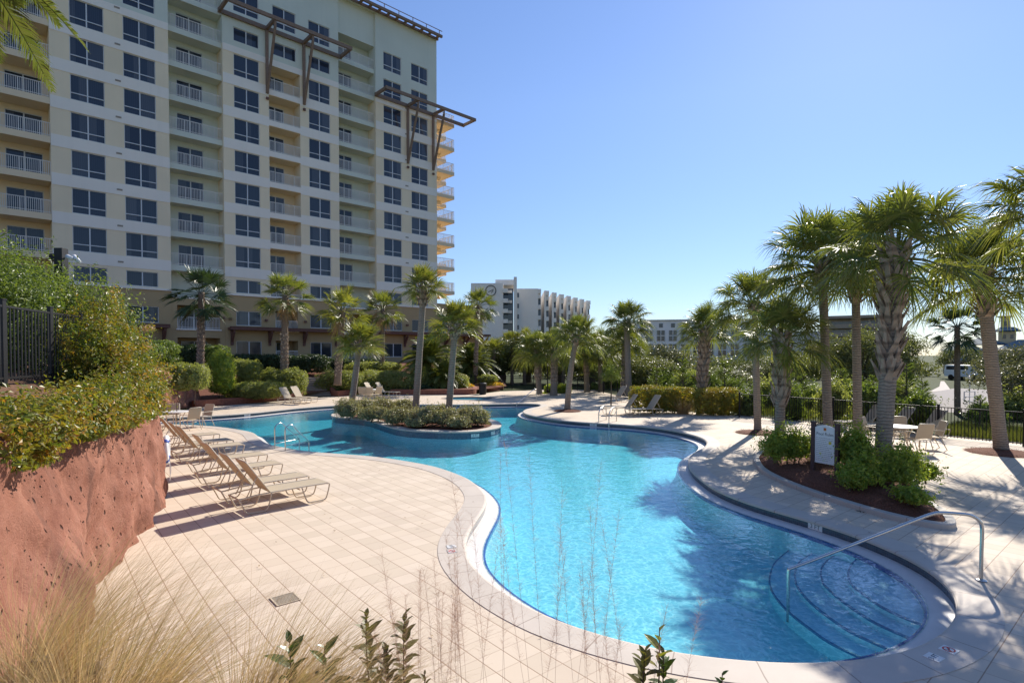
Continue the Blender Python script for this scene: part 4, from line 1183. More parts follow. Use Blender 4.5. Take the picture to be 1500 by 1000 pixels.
def grass_tuft(name, label, loc, n, h, spread, mat, seed, lean=(0, 0), width=.004, group=None, curl=.5, cat='grass clump', base_r=.12, seg=5, part='blades'):
    rng = np.random.default_rng(seed)
    a = rng.uniform(0, 6.28, n); tilt = np.abs(rng.normal(0, spread, n)); L = h * rng.uniform(.5, 1.1, n)
    e = np.stack([np.cos(a), np.sin(a), 0 * a], -1)
    b = e * (base_r * np.sqrt(rng.uniform(0, 1, n)))[:, None]
    d = unit(np.stack([e[:, 0] * np.sin(tilt) + lean[0], e[:, 1] * np.sin(tilt) + lean[1], np.cos(tilt)], -1))
    t = np.linspace(0, 1, seg)
    C = b[:, None, :] + d[:, None, :] * (t[None, :, None] * L[:, None, None])
    bend = (curl * rng.uniform(.3, 1.3, n) * L)[:, None] * t[None, :] ** 2.2
    hd = unit(d * [1, 1, 0] + 1e-4)
    C = C + hd[:, None, :] * (bend * .6)[..., None]; C[..., 2] -= bend * .55
    s = unit(np.cross(d, rng.normal(0, 1, (n, 3))))[:, None, :] * (width * .5 * (1 - t * .92))[None, :, None]
    V = np.stack([C - s, C + s], 2).reshape(-1, 3)
    i = (np.arange(n) * seg * 2)[:, None] + (np.arange(seg - 1) * 2)[None, :]
    Q = np.stack([i, i + 1, i + 3, i + 2], -1).reshape(-1, 4)
    o = empty(name, loc); tag(o, label, cat, group)
    link(part, mesh_np(part, V, [Q], mat), o)
    return o
from mathutils import noise as mnoise
# ------------------------------------------------------------------ red rock wall, hill, garden ground
def fbm(x, y, z, o=5): return mnoise.fractal(Vector((x, y, z)), 1.0, 2.0, o)
def rock_wall(name, poly, hts, label, thick=.5, res=.09, amp=.16, cat='rock wall', batter=.10):
    P = np.asarray(poly, float); seg = np.linalg.norm(np.diff(P, axis=0), axis=1); s = np.concatenate([[0], np.cumsum(seg)])
    n = int(s[-1] / res); ss = np.linspace(0, s[-1], n)
    B = np.stack([np.interp(ss, s, P[:, 0]), np.interp(ss, s, P[:, 1])], -1); Hh = np.interp(ss, s, hts)
    for _ in range(10):
        B[1:-1] = .5 * B[1:-1] + .25 * (B[2:] + B[:-2])
    t = unit(np.gradient(B, axis=0)); N = np.stack([t[:, 1], -t[:, 0]], -1)
    m = int(max(hts) / res) + 1
    rows = []
    prof = [(-.25 / max(hts), 0)] + [(k / (m - 1), 0) for k in range(m)] 
    for f, _ in prof: rows.append((f, 0.0))
    rows += [(1.0 - .03, -.12), (1.0 - .05, -.28), (.93, -thick)]
    V = []
    for i in range(n):
        ph = ss[i]
        for (f, dep) in rows:
            z = f * Hh[i]
            x, y = B[i] + N[i] * (dep - batter * f * Hh[i])
            d = fbm(x * .8, y * .8, z * .6, 4) * amp * 1.6 + fbm(x * 3, y * 3, z * 2.2, 4) * amp * .4
            edge = max(0, f - .85) / .15 if dep == 0 else 1
            d -= .10 * edge ** 2
            zz = z + (fbm(x * 1.6, y * 1.6, 7, 3) * .2 if f > .8 else 0)
            V.append((x + N[i][0] * d, y + N[i][1] * d, zz))
    k = len(rows); i = np.arange(n - 1)[:, None] * k; j = np.arange(k - 1)[None, :]
    Q = np.stack([i + j, i + k + j, i + k + j + 1, i + j + 1], -1).reshape(-1, 4)
    V = np.array(V); c = np.array([B[n // 2][0], B[n // 2][1], 0])
    o = link(name, mesh_np(name, V - c, [Q], M['rock'], smooth=True), None, c)
    return tag(o, label, cat)
WL = [(-2.9, 2.2), (-3.96, 4.36), (-5.07, 6.75), (-6.35, 9.5), (-7.55, 12.1), (-8.1, 13.1), (-9.6, 14.6), (-14, 21.5), (-20.2, 29.5), (-19.6, 31.6), (-19.45, 33.4), (-19.4, 35.0), (-19.9, 36.0)]
rock_wall('rock_wall', WL, [2.3, 2.55, 2.5, 2.45, 2.38, 2.36, 2.4, 2.4, 2.3, 2.1, 1.9, 1.75, 1.6], 'tall pitted red rock retaining wall along the left of the deck')
hp = []
Wp = np.array(WL)
ts = [(0.012, 2.18), (.03, 2.30), (.08, 2.5), (.16, 2.85), (.4, 2.95), (1.0, 3.0)]
for i, w in enumerate(Wp):
    low = [0, 0, 0, 0, 0, 0, 0, 0, -.1, -.4, -.6, -.75, -.9][i]
    for t, z in ts: hp.append((w[0] - 16 * t, w[1] + 2.0 * t, z + low))
k = len(ts); n = len(Wp); i = np.arange(n - 1)[:, None] * k; j = np.arange(k - 1)[None, :]
hill = tag(link('hill', mesh_np('hill', np.array(hp), [np.stack([i + j, i + j + 1, i + k + j + 1, i + k + j], -1).reshape(-1, 4)[:, ::-1]], M['soil'])), 'planted hill behind the rock wall', 'hill', kind='structure')
def hz(x, y):
    """hill height"""
    for a, b in zip(Wp[:-1], Wp[1:]):
        if a[1] <= y <= b[1]:
            wx_ = a[0] + (b[0] - a[0]) * (y - a[1]) / (b[1] - a[1]); d = max(0, (wx_ - x) / 16)
            return float(np.interp(d, [t for t, _ in ts], [z for _, z in ts]))
    return 2.4
# near planting bed the photographer stands on
nb = MB(); nb.box(-3.3, 4.5, -3.0, 2.9, -.2, 1.42); tag(nb.build('planting_bed', M['soil']), 'raised bed of soil in the foreground', 'planting bed', kind='structure')
# garden rising to the hotel
fr_px = [(255, 600), (288, 595.5), (320, 593), (360, 590), (406, 586.2), (440, 583.5), (470, 580), (515, 577.8), (560, 577.4), (620, 577.2), (697, 576.8), (720, 574.5), (742, 571)]
us = [-16, -9, -4, 1, 6, 11, 15, 19, 23, 29, 36, 40, 44]
gp = []; TT = np.linspace(0, 1, 9)
for (x, y), u in zip(fr_px, us):
    a = G(x, y)[:2] + np.array([0, .35]); b = FP0 + FD * u + FN * .25
    if u > 33: b = b - FN * .5
    for t in TT:
        q = a + (b - a) * t; gp.append((q[0], q[1], .33 + 1.95 * (3 * t * t - 2 * t ** 3)))
k = len(TT); n = len(us); i = np.arange(n - 1)[:, None] * k; j = np.arange(k - 1)[None, :]
gq = np.stack([i + j, i + k + j, i + k + j + 1, i + j + 1], -1).reshape(-1, 4)
tag(link('garden_ground', mesh_np('garden_ground', np.array(gp), [gq], M['mulch'], smooth=True)), 'mulched garden slope in front of the hotel', 'garden', kind='structure')
def gz(x, y):
    P = np.array(gp); d = (P[:, 0] - x) ** 2 + (P[:, 1] - y) ** 2; return float(P[np.argmin(d), 2])

def low_wall(label, px, h=.42, w=.35, name='planter_wall', m='red_brick', lip=True):
    A = smooth_path(np.array([G(x, y)[:2] for x, y in px]), 6)
    t = unit(np.gradient(A, axis=0)); N = np.stack([t[:, 1], -t[:, 0]], -1)
    mb = MB(); c = np.array([A[len(A) // 2][0], A[len(A) // 2][1], 0])
    I = A - N * w
    strip(mb, z3(A, -.05) - c, z3(A, h) - c, closed=False); strip(mb, z3(A, h) - c, z3(I, h) - c, closed=False); strip(mb, z3(I, h) - c, z3(I, -.05) - c, closed=False)
    for q in (0, -1):
        mb.add(np.array([z3(A[q:][:1], -.05)[0], z3(I[q:][:1], -.05)[0], z3(I[q:][:1], h)[0], z3(A[q:][:1], h)[0]]) - c, [[0, 1, 2, 3]])
    return tag(mb.build(name, M[m], None, c), label, 'planter wall')
low_wall('low red planter wall beneath the round hedges by the steps', [(286, 597), (320, 594.2), (360, 591), (406, 587), (436, 584.5), (450, 581)])
low_wall('low red planter wall under the clipped hedge right of the steps', [(486, 580), (497, 580.5), (512, 579), (524, 577.5)])
low_wall('long low red planter wall behind the far lounge chairs', [(572, 578), (620, 578.2), (660, 578), (690, 577.6), (699, 575.5), (697, 572)])
low_wall('curved red planter wall of the yellow flower bed', [(706, 573), (722, 573.2), (734, 571.5), (738, 568.5)], .4)
# garden steps
st = empty('garden_steps', G(466, 580)); tag(st, 'stone garden steps climbing between the hedges', 'steps')
dirv = np.array([-.55, 1.0]); dirv /= np.linalg.norm(dirv); sd = np.array([dirv[1], -dirv[0]])
for q in range(8):
    mb = MB(); a = dirv * (.36 * q); b = dirv * (.36 * 8.2); w = .95
    c = [a - sd * w, a + sd * w, b + sd * w, b - sd * w]
    mb.hexa([(*p, .165 * q + (.001 if q else -.1)) for p in c] + [(*p, .165 * (q + 1)) for p in c]); mb.build('step', M['stair'], st)
for s_ in (-1, 1):
    mb = MB(); a = sd * s_ * 1.12; b = a + dirv * 3.0
    mb.hexa([(*(a - sd * .16), -.1), (*(a + sd * .16), -.1), (*(b + sd * .16), -.1), (*(b - sd * .16), -.1), (*(a - sd * .16), .5), (*(a + sd * .16), .5), (*(b + sd * .16), 1.75), (*(b - sd * .16), 1.75)]); mb.build('side_wall', M['red_brick'], st)
# boulders behind the corner of the wall
for q, (x, y, Y, r, lb) in enumerate([(205, 541, 26, .75, 'rounded red boulder on the slope beside the pampas plumes'), (226, 545, 27, .6, 'smaller flat red boulder right of the rounded boulder')]):
    p = DP(x, y, Y); rng = np.random.default_rng(q); mb = MB(); n1, n2 = 18, 26
    V = []
    for a in np.linspace(-1.5, 1.5, n1):
        for b in np.linspace(0, 6.283, n2, endpoint=False):
            d = np.array([math.cos(a) * math.cos(b), math.cos(a) * math.sin(b), math.sin(a)]); k = 1 + .35 * fbm(*(d * 1.3 + q * 5), 4)
            V.append(d * k * r * np.array([1.2, 1.0, .85]))
    i = np.arange(n1 - 1)[:, None] * n2; j = np.arange(n2)[None, :]; j2 = (j + 1) % n2
    mb.add(V, np.stack([i + j, i + j2, i + n2 + j2, i + n2 + j], -1).reshape(-1, 4)); tag(mb.build('boulder', M['rock'], None, p - [0, 0, r * .4], smooth=True), lb, 'boulder')

# right-hand planting bed with kerb
bed_px = [(1108, 668), (1103, 674), (1112, 690), (1140, 706), (1182, 723), (1230, 739), (1290, 757), (1345, 770), (1398, 778), (1400, 768), (1385, 752), (1362, 738), (1345, 715), (1330, 697), (1290, 680), (1240, 667), (1190, 656), (1150, 650), (1122, 655)]
BED = ccw(closed_curve(np.array([G(x, y)[:2] for x, y in bed_px]), .12))
kb = multi_band('bed_kerb', [z3(BED, -.02), z3(BED, .09), z3(offset_curve(BED, -.015), .105), z3(offset_curve(BED, -.16), .105), z3(offset_curve(BED, -.17), .0)], M['kerb'])
tag(kb, 'pale concrete kerb round the right hand palm bed', 'kerb', kind='structure')
IN = offset_curve(BED, -.165)
bc = IN.mean(0); V = []; 
rings = [1.0, .93, .8, .6, .35, .0]; zr = [.05, .12, .2, .25, .27, .28]
for f, z in zip(rings, zr): V.append(z3(bc + (IN - bc) * f, z))
mb = MB()
for a, b in zip(V[:-1], V[1:]): strip(mb, a, b)
tag(mb.build('mulch_bed', M['mulch'], smooth=True), 'mound of pine straw mulch under the palms', 'mulch', kind='structure')
# pine straw scattered
def straw(name, label, c, rad, n, seed, zf):
    rng = np.random.default_rng(seed); a = rng.uniform(0, 6.28, n); r = rad * np.sqrt(rng.uniform(0, 1, n))
    P = np.stack([c[0] + np.cos(a) * r, c[1] + np.sin(a) * r, 0 * a], -1); P[:, 2] = zf(P)
    d = unit(np.stack([rng.normal(0, 1, n), rng.normal(0, 1, n), rng.normal(0, .25, n)], -1)) * .09; s = unit(np.cross(d, [0, 0, 1.0]) + 1e-6) * .004
    V = np.stack([P - d - s, P - d + s, P + d], 1).reshape(-1, 3)
    o = link(name, mesh_np(name, V, [np.arange(3 * n).reshape(-1, 3)], M['straw_leaf'])); return tag(o, label, 'pine straw', kind='stuff')
M['straw_leaf'] = leaf_mat('pine_straw_needle', [(.20, .085, .05), (.28, .13, .08), (.14, .06, .04)], .1, .8, .1, (1, 1, 1))
from mathutils.kdtree import KDTree
kd = KDTree(len(IN)); [kd.insert((p[0], p[1], 0), q) for q, p in enumerate(IN)]; kd.balance()
def inside(P):
    c = np.zeros(len(P), bool); x, y = P[:, 0], P[:, 1]; q = len(IN)
    for a in range(q):
        x1, y1 = IN[a]; x2, y2 = IN[(a + 1) % q]
        if y1 == y2: continue
        hit = ((y1 > y) != (y2 > y)) & (x < (x2 - x1) * (y - y1) / (y2 - y1) + x1); c ^= hit
    return c
def bed_z(P):
    out = np.zeros(len(P))
    for q, p in enumerate(P):
        out[q] = float(np.interp(kd.find((p[0], p[1], 0))[2], [0, .25, .7, 1.6], [.06, .13, .21, .27])) + .012
    return out
rng = np.random.default_rng(4)
Pb = np.stack([rng.uniform(IN[:, 0].min(), IN[:, 0].max(), 26000), rng.uniform(IN[:, 1].min(), IN[:, 1].max(), 26000)], -1); Pb = Pb[inside(Pb)]
n = len(Pb); P = np.concatenate([Pb, bed_z(Pb)[:, None]], 1)
d = unit(np.stack([rng.normal(0, 1, n), rng.normal(0, 1, n), rng.normal(0, .22, n)], -1)) * .09; s = unit(np.cross(d, [0, 0, 1.0])) * .0045
tag(link('pine_straw', mesh_np('pine_straw', np.stack([P - d - s, P - d + s, P + d], 1).reshape(-1, 3), [np.arange(3 * n).reshape(-1, 3)], M['straw_leaf'])), 'loose reddish pine straw covering the palm bed', 'pine straw', kind='stuff')

rng = np.random.default_rng(91); n = 420
P = np.concatenate([np.stack([rng.uniform(2.5, 16, 260), rng.uniform(7, 24, 260)], -1), np.stack([rng.uniform(-6, 1, 160), rng.uniform(6, 20, 160)], -1)])
def in_poly(P, Q):
    c = np.zeros(len(P), bool)
    for a in range(len(Q)):
        (x1, y1), (x2, y2) = Q[a], Q[(a + 1) % len(Q)]
        if y1 != y2: c ^= ((y1 > P[:, 1]) != (y2 > P[:, 1])) & (P[:, 0] < (x2 - x1) * (P[:, 1] - y1) / (y2 - y1) + x1)
    return c
P = P[~in_poly(P, offset_curve(POOL, .1)) & ~in_poly(P, BED) & in_poly(P, DECK)]
V_, T_ = leaves(np.concatenate([P, np.full((len(P), 1), .018)], 1), np.tile([0, 0, 1.0], (len(P), 1)), .05, rng, .3, .15)
tag(link('leaf_litter', mesh_np('leaf_litter', V_, [T_], M['dead_leaf'])), 'scattered dry leaf bits on the deck pavers', 'leaf litter', kind='stuff')
# ------------------------------------------------------------------ palms
def pp(label, bx_, by, tx_, ty, wpx, kind, crown_px, z0=0.0, Y=None, tw=None, **kw):
    """trunk foot pixel, trunk top pixel, trunk width and crown radius in photo pixels"""
    b = G(bx_, by, z0) if Y is None else np.array([DP(bx_, 519, Y)[0], Y, z0])
    t = DP(tx_, ty, b[1]); s = b[1] / FPX
    ref = {'full': 1.98, 'island': 1.8, 'wash': 1.95, 'bright': 1.95, 'dark': 1.85}[kind]
    return palm(label, b, t, wpx * s * .36, (tw or wpx * .9) * s * .35, kind, crown_px * s / ref, **kw)
GW = 'palms standing along the hotel garden'
GI = 'palms on the pool island'
GR = 'palms along the right hand deck'
GF = 'palms in front of the distant trees'
pp('dark shaggy palm before the sage balcony bay, leftmost of the hotel garden', 293, 0, 295, 428, 13, 'dark', 46, 1.4, Y=40, bark='trunk_brown', boots=(.0, .8), boot_len=.22, group=GW)
pp('palm with bark-stripped top and shaggy foot before the central balconies', 416, 0, 418, 432, 14, 'wash', 42, 1.2, Y=41, bark='trunk_brown', boots=(.0, .55), boot_len=.22, group=GW)
pp('yellow green palm standing left behind the leaning island palm', 494, 0, 502, 452, 14, 'bright', 42, 1.0, Y=42, bark='trunk_brown', boots=(.1, .5), boot_len=.2, group=GW)
pp('slim brown trunked palm between two island palms near the hotel', 559, 0, 561, 452, 9, 'wash', 36, 1.4, Y=50, bark='trunk_brown', boots=(.05, .5), boot_len=.18, group=GW)
pp('slender palm by the podium corner behind the mulch bed', 696, 0, 700, 446, 8, 'wash', 32, .7, Y=52, bark='trunk_brown', boots=(.05, .45), boot_len=.18, group=GW)
pp('shortest island palm with drooping pale green crown, left of its two neighbours', 514, 601, 527, 500, 13, 'island', 38, .08, bark='trunk_grey', boots=(.86, .99), boot_len=.4, boot_tilt=.9, group=GI)
pp('tallest island palm with a bushy bright crown in the middle', 608, 612, 621, 418, 14, 'island', 37, .08, bark='trunk_grey', boots=(.84, .99), boot_len=.42, boot_tilt=.8, group=GI)
pp('grey trunked island palm with a strapped crown on the right', 656, 619, 667, 474, 14, 'island', 43, .08, bark='trunk_grey', boots=(.84, .99), boot_len=.42, boot_tilt=.9, group=GI)
pp('thick shaggy palm leftmost of the row before the white condominium', 790, 577, 786, 512, 12, 'full', 37, group=GR, boots=(.3, .98), boot_len=.35, boot_tilt=.35)
pp('stout criss-cross trunked palm in the bright shrubs', 811, 579, 813, 510, 14, 'full', 38, group=GR, boots=(.25, .98), boot_len=.35, boot_tilt=.3)
pp('leaning smooth grey palm closest to the far pool corner', 831, 601, 845, 492, 12, 'full', 43, group=GR, bend=-.1, boots=(.86, .99), boot_len=.3)
pp('rough trunked palm left of the young willow-leaved tree', 860, 574, 858, 512, 11, 'full', 34, group=GF, boots=(.4, .98), boot_len=.3, boot_tilt=.35)
pp('smooth straight palm right behind the young willow-leaved tree', 880, 574, 879, 510, 10, 'full', 36, group=GF, boots=(.86, .99), boot_len=.3)
pp('tall smooth palm above the left end of the hedge', 921, 583, 918, 470, 13, 'full', 40, group=GR, boots=(.85, .99), boot_len=.3)
pp('palm with a woven trunk close behind the tall smooth palm', 913, 579, 916, 500, 11, 'full', 34, group=GF, boots=(.1, .98), boot_len=.3, boot_tilt=.3)
pp('palm with a shaggy bulging trunk rising out of the hedge', 1027, 605, 1034, 480, 14, 'full', 46, group=GR, boots=(.25, .98), boot_len=.55, boot_tilt=.4, tw=15)
pp('palm with a round mulch ring left of the palm bed', 1110, 632, 1105, 443, 14, 'full', 64, group=GR, boots=(.9, .99), boot_len=.35)
pp('short stocky palm with ragged grey leaf bases at the left tip of the bed', 1141, 660, 1146, 490, 20, 'full', 70, .2, group=GR, boots=(.38, .98), boot_len=.5, boot_tilt=.28, tw=20)
pp('smooth leaning palm directly behind the pool rules sign', 1214, 655, 1204, 382, 18, 'full', 96, .2, group=GR, boots=(.86, .99), boot_len=.4, boot_tilt=.7)
pp('straight palm between the sign palm and the big scaly palm', 1257, 652, 1253, 398, 17, 'full', 82, .2, group=GR, boots=(.82, .99), boot_len=.4, boot_tilt=.8)
pp('largest palm with big overlapping scale-like leaf bases in the bed', 1291, 697, 1313, 362, 29, 'full', 112, .2, group=GR, boots=(.42, .99), boot_len=.55, boot_tilt=.42, tw=34)
pp('smooth palm with a straw ring close to the right hand fence', 1467, 661, 1438, 402, 24, 'full', 98, group=GR, boots=(.76, .99), boot_len=.5, boot_tilt=.8, tw=24, dead=8)
pp('palm at the right margin showing only spiky leaf tips', 1575, 700, 1552, 300, 24, 'full', 108, group=GR, boots=(.8, .99), boot_len=.5, boot_tilt=.8)
pp('dark lone palm beyond the right hand fence by the car park', 1404, 620, 1402, 476, 11, 'dark', 40, Y=30, bark='trunk_brown', group=GF)
for lb, bx_, tx_, ty, Y, cr in (('thin bare trunked palm left of the distant palm pair', 722, 724, 512, 58, 22), ('small pale crowned palm beside the far lamp post', 750, 750, 502, 60, 24), ('small distant palm in the dark trees left of the stout palm', 768, 769, 500, 60, 26), ('narrow grey trunked palm behind the leaning palm', 825, 826, 505, 58, 26)):
    pp(lb, bx_, 0, tx_, ty, 7, 'bright', cr, 0, Y=Y, bark='trunk_brown', group=GF)
for q, (x, y, r) in enumerate([(1110, 634, .85), (831, 602, .75), (1467, 663, .95)]):
    c = G(x, y); mb = MB(); mb.lathe([(r, .0), (r * .8, .05), (r * .4, .08), (.02, .085)], 24)
    o = tag(mb.build('mulch_ring', M['mulch'], None, c, smooth=True), ['round pine straw ring at the palm left of the bed', 'small mulch ring at the foot of the leaning palm', 'round pine straw ring by the fence palm'][q], 'mulch ring', 'mulch rings at palm feet')
    rng = np.random.default_rng(60 + q); n = 1500; a = rng.uniform(0, 6.28, n); rr = r * 1.05 * np.sqrt(rng.uniform(0, 1, n))
    P = np.stack([np.cos(a) * rr, np.sin(a) * rr, .02 + .085 * (1 - rr / r / 1.05)], -1); d = unit(np.stack([rng.normal(0, 1, n), rng.normal(0, 1, n), rng.normal(0, .2, n)], -1)) * .09; s = unit(np.cross(d, [0, 0, 1.0])) * .005
    link('straw', mesh_np('straw', np.stack([P - d - s, P - d + s, P + d], 1).reshape(-1, 3), [np.arange(3 * n).reshape(-1, 3)], M['straw_leaf']), o)
# date palm fronds hanging in at the top left: a feather palm standing left of the view
dp = empty('date_palm', (-6.95, 7.0, 2.75)); tag(dp, 'date palm whose feathery fronds hang in at the top left corner', 'palm tree')
t = MB(); t.tube([[0, 0, -.2], [0, 0, 2], [.0, 0, 5.6]], [.24, .2, .18], 12); t.build('trunk', M['trunk_brown'], dp, smooth=True)
link('crown', feather_crown(77, 34, 1.35, M['frond'], .34, 75, -22, w=.04), dp, (0, 0, 5.6))
# bushy low palms against the hotel
for q, (x, y, Y, s_, lb) in enumerate([(628, 522, 50, 1.55, 'big bushy low palm in front of the ground floor windows'), (692, 528, 54, 1.35, 'bushy low palm under the podium corner'), (652, 545, 48, .9, 'small bushy palm between the two larger low palms')]):
    p = DP(x, y, Y); o = empty('bushy_palm', (p[0], p[1], .9)); tag(o, lb, 'palm', 'bushy palms by the hotel')
    c = link('crown', feather_crown(80 + q, 44, 2.2, M['palm_leaf'], .55, 85, -25, w=.05), o, (0, 0, p[2] - 1.2)); c.scale = (s_, s_, s_)
    t = MB(); t.tube([[0, 0, -.2], [0, 0, p[2] - 1.2]], [.25, .2], 10); t.build('trunk', M['trunk_brown'], o)

# ------------------------------------------------------------------ shrubs
def sh_px(name, label, cat, x, y, rx_px, rz_px, Y, mat, seed, ry=None, ground=None, dens=200, size=.07, group=None, power=2.4, lump=.10, stems=3, n=1, **kw):
    """a shrub whose outline is centred on a pixel with given half width / half height in pixels, at depth Y"""
    s = Y / FPX; c = DP(x, y, Y); rx, rz = rx_px * s, rz_px * s; ry = ry or min(rx, 1.6)
    z0 = ground if ground is not None else c[2] - rz
    blobs = []
    if n == 1: blobs = [((0, 0, c[2] - z0), (rx, ry, rz))]
    else:
        rng = np.random.default_rng(seed)
        for q in range(n):
            f = (q + .5) / n * 2 - 1; w = rx / n * 1.55
            blobs.append(((f * (rx - w * .6), rng.uniform(-.15, .15) * ry, (c[2] - z0) + rng.uniform(-.06, .06) * rz), (w, ry, rz * rng.uniform(.9, 1.08))))
    return shrub(name, label, cat, (c[0], c[1] + ry * .3, z0), blobs, M[mat], seed, dens, size, group, stems, power=power, lump=lump, **kw)
GH = 'clipped hedges in the hotel garden'
H_ = [('rounded hedge overhanging the far rock face, above the chairs', 268, 553, 35, 22, 31.5, 'hedge', 3), ('tall loose light green shrub beside the far rock face', 320, 548, 19, 36, 36, 'shrub_yellow', 2),
      ('upright rounded hedge behind the light green shrub', 357, 545, 24, 19, 39, 'hedge', 2), ('low spreading dark hedge above the red planter wall', 368, 572, 44, 13, 37, 'hedge', 3),
      ('big sloping hedge left of the garden steps', 412, 560, 36, 20, 40.5, 'hedge', 3), ('small hedge spur sloping down to the far loungers', 392, 572, 22, 9, 39, 'hedge', 2),
      ('boxy clipped hedge just right of the garden steps', 497, 559, 34, 17, 44.5, 'hedge', 2), ('long clipped hedge behind the far table', 562, 561, 46, 18, 46, 'hedge', 3),
      ('flat topped upper hedge behind the long clipped hedge', 545, 538, 42, 8, 50, 'hedge', 3), ('round clipped bush behind the tallest island palm', 611, 556, 12, 14, 47, 'hedge', 1),
      ('low mounded hedge right of the tallest island palm', 652, 561, 36, 11, 48, 'hedge', 3), ('pale round bush at the end of the mounded hedge', 675, 556, 11, 9, 49, 'silver', 1), ('small rounded hedge near the flower bed', 714, 556, 15, 8, 51, 'hedge', 1),
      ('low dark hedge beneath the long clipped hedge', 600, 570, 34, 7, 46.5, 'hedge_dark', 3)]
for q, (lb, x, y, rx, rz, Y, mt, n) in enumerate(H_):
    s = Y / FPX; zt = DP(x, y, Y)[2]
    sh_px('hedge', lb, 'hedge', x, y, rx, rz, Y, mt, 200 + q, ry=max(.7, min(1.6, rx * s * .6)), ground=max(0.0, zt - rz * s - .6), dens=330, size=.10, group=GH, power=2.8, n=n, zmin=-.2, core=.82)
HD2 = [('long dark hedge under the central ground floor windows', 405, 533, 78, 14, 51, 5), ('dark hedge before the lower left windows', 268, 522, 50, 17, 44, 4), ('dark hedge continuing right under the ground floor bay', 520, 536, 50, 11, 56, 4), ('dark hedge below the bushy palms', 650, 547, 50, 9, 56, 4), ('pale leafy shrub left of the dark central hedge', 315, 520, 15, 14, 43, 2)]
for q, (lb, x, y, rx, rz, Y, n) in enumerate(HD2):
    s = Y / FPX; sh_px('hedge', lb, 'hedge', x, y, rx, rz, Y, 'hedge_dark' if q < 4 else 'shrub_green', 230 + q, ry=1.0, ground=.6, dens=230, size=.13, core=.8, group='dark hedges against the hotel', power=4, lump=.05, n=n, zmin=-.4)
for q, (lb, x, y, rx, rz, Y) in enumerate([('bright green bush at the top of the rocky slope', 228, 510, 24, 14, 30), ('spiky green bush beside the pampas plumes', 208, 512, 20, 10, 24), ('low green bush above the rounded boulder', 235, 526, 22, 10, 33)]):
    sh_px('shrub', lb, 'shrub', x, y, rx, rz, Y, 'shrub_green', 240 + q, ry=1.0, dens=300, size=.10, core=.75, group='green bushes behind the rock wall', n=2)
# island planting
ISH = [(508, 602, 17, 13, 33), (535, 600, 16, 11, 32), (560, 598, 15, 11, 31.5), (590, 597, 16, 10, 32), (548, 608, 20, 10, 29.5), (583, 612, 19, 11, 28), (618, 613, 20, 12, 27), (652, 614, 20, 11, 26.6), (688, 612, 19, 12, 26.8), (640, 606, 20, 10, 29), (702, 614, 13, 10, 26.6), (608, 620, 14, 7, 26.3), (672, 620, 16, 8, 26)]
ISL_L = ['at the far left tip of the island', 'behind the short island palm on its right', 'in the back row left of centre', 'in the back row at the tallest palm', 'in the front left hollow of the island', 'in front of the tallest island palm on its left', 'right below the tallest island palm', 'at the foot of the strapped palm on its left', 'right of the strapped palm', 'in the back row between the tall palms', 'at the far right tip of the island', 'lowest in the front row by the kerb curve', 'lowest in the front row near the strapped palm']
for q, (x, y, rx, rz, Y) in enumerate(ISH):
    Y = float(G(x, min(y + rz, 628), .08)[1]); sh_px('shrub', 'silvery olive shrub ' + ISL_L[q], 'shrub', x, y - 2, rx * 1.15, rz * 1.15, Y, 'silver', 260 + q, ry=.62, ground=.08, dens=620, size=.07, core=.7, group='silvery shrubs on the pool island', lump=.18, sprigs=6, n=2, power=2.2)
# shrubs in the right-hand bed
BEDS = [('green shrub behind the pool rules sign', (1206, 658), 18, 22, 18, 'shrub_yellow'), ('leafy shrub between the sign shrub and the big palm trunk', (1276, 690), 16, 24, 14, 'shrub_yellow'), ('rounded yellow green shrub left of the pool rules sign', (1158, 654), 40, 28, 19.0, 'shrub_yellow'), ('dense green shrub right beside the sign post', (1254, 662), 20, 36, 16.2, 'shrub_yellow'), ('leafy shrub at the left foot of the big scaly palm', (1262, 668), 20, 34, 15.6, 'shrub_yellow'),
        ('spreading shrub at the right foot of the big scaly palm', (1325, 684), 34, 32, 14.6, 'shrub_yellow'), ('arching shrub tip leaning out over the deck', (1352, 690), 24, 14, 14.2, 'shrub_yellow'), ('small bright yellow green shrub at the right end of the bed', (1340, 726), 19, 13, 12.6, 'shrub_yellow'), ('low shrub in front of the sign foot', (1256, 700), 20, 20, 14.2, 'shrub_yellow')]
for q, (lb, (x, y), rx, rz, Y, mt) in enumerate(BEDS):
    Y = float(G(x, y + rz, .2)[1]); sh_px('shrub', lb, 'shrub', x, y, rx, rz, Y, mt, 290 + q, ry=.45, ground=.15, dens=520, size=.072, core=.6, group='shrubs in the right hand palm bed', lump=.25, sprigs=9, n=2, power=2.0, stems=5)
grass_tuft('grass_clump', 'spiky grass clump at the left tip of the palm bed', tuple(G(1128, 662, .1)), 420, .62, .5, M['grass_green'], 300, width=.012, cat='grass')
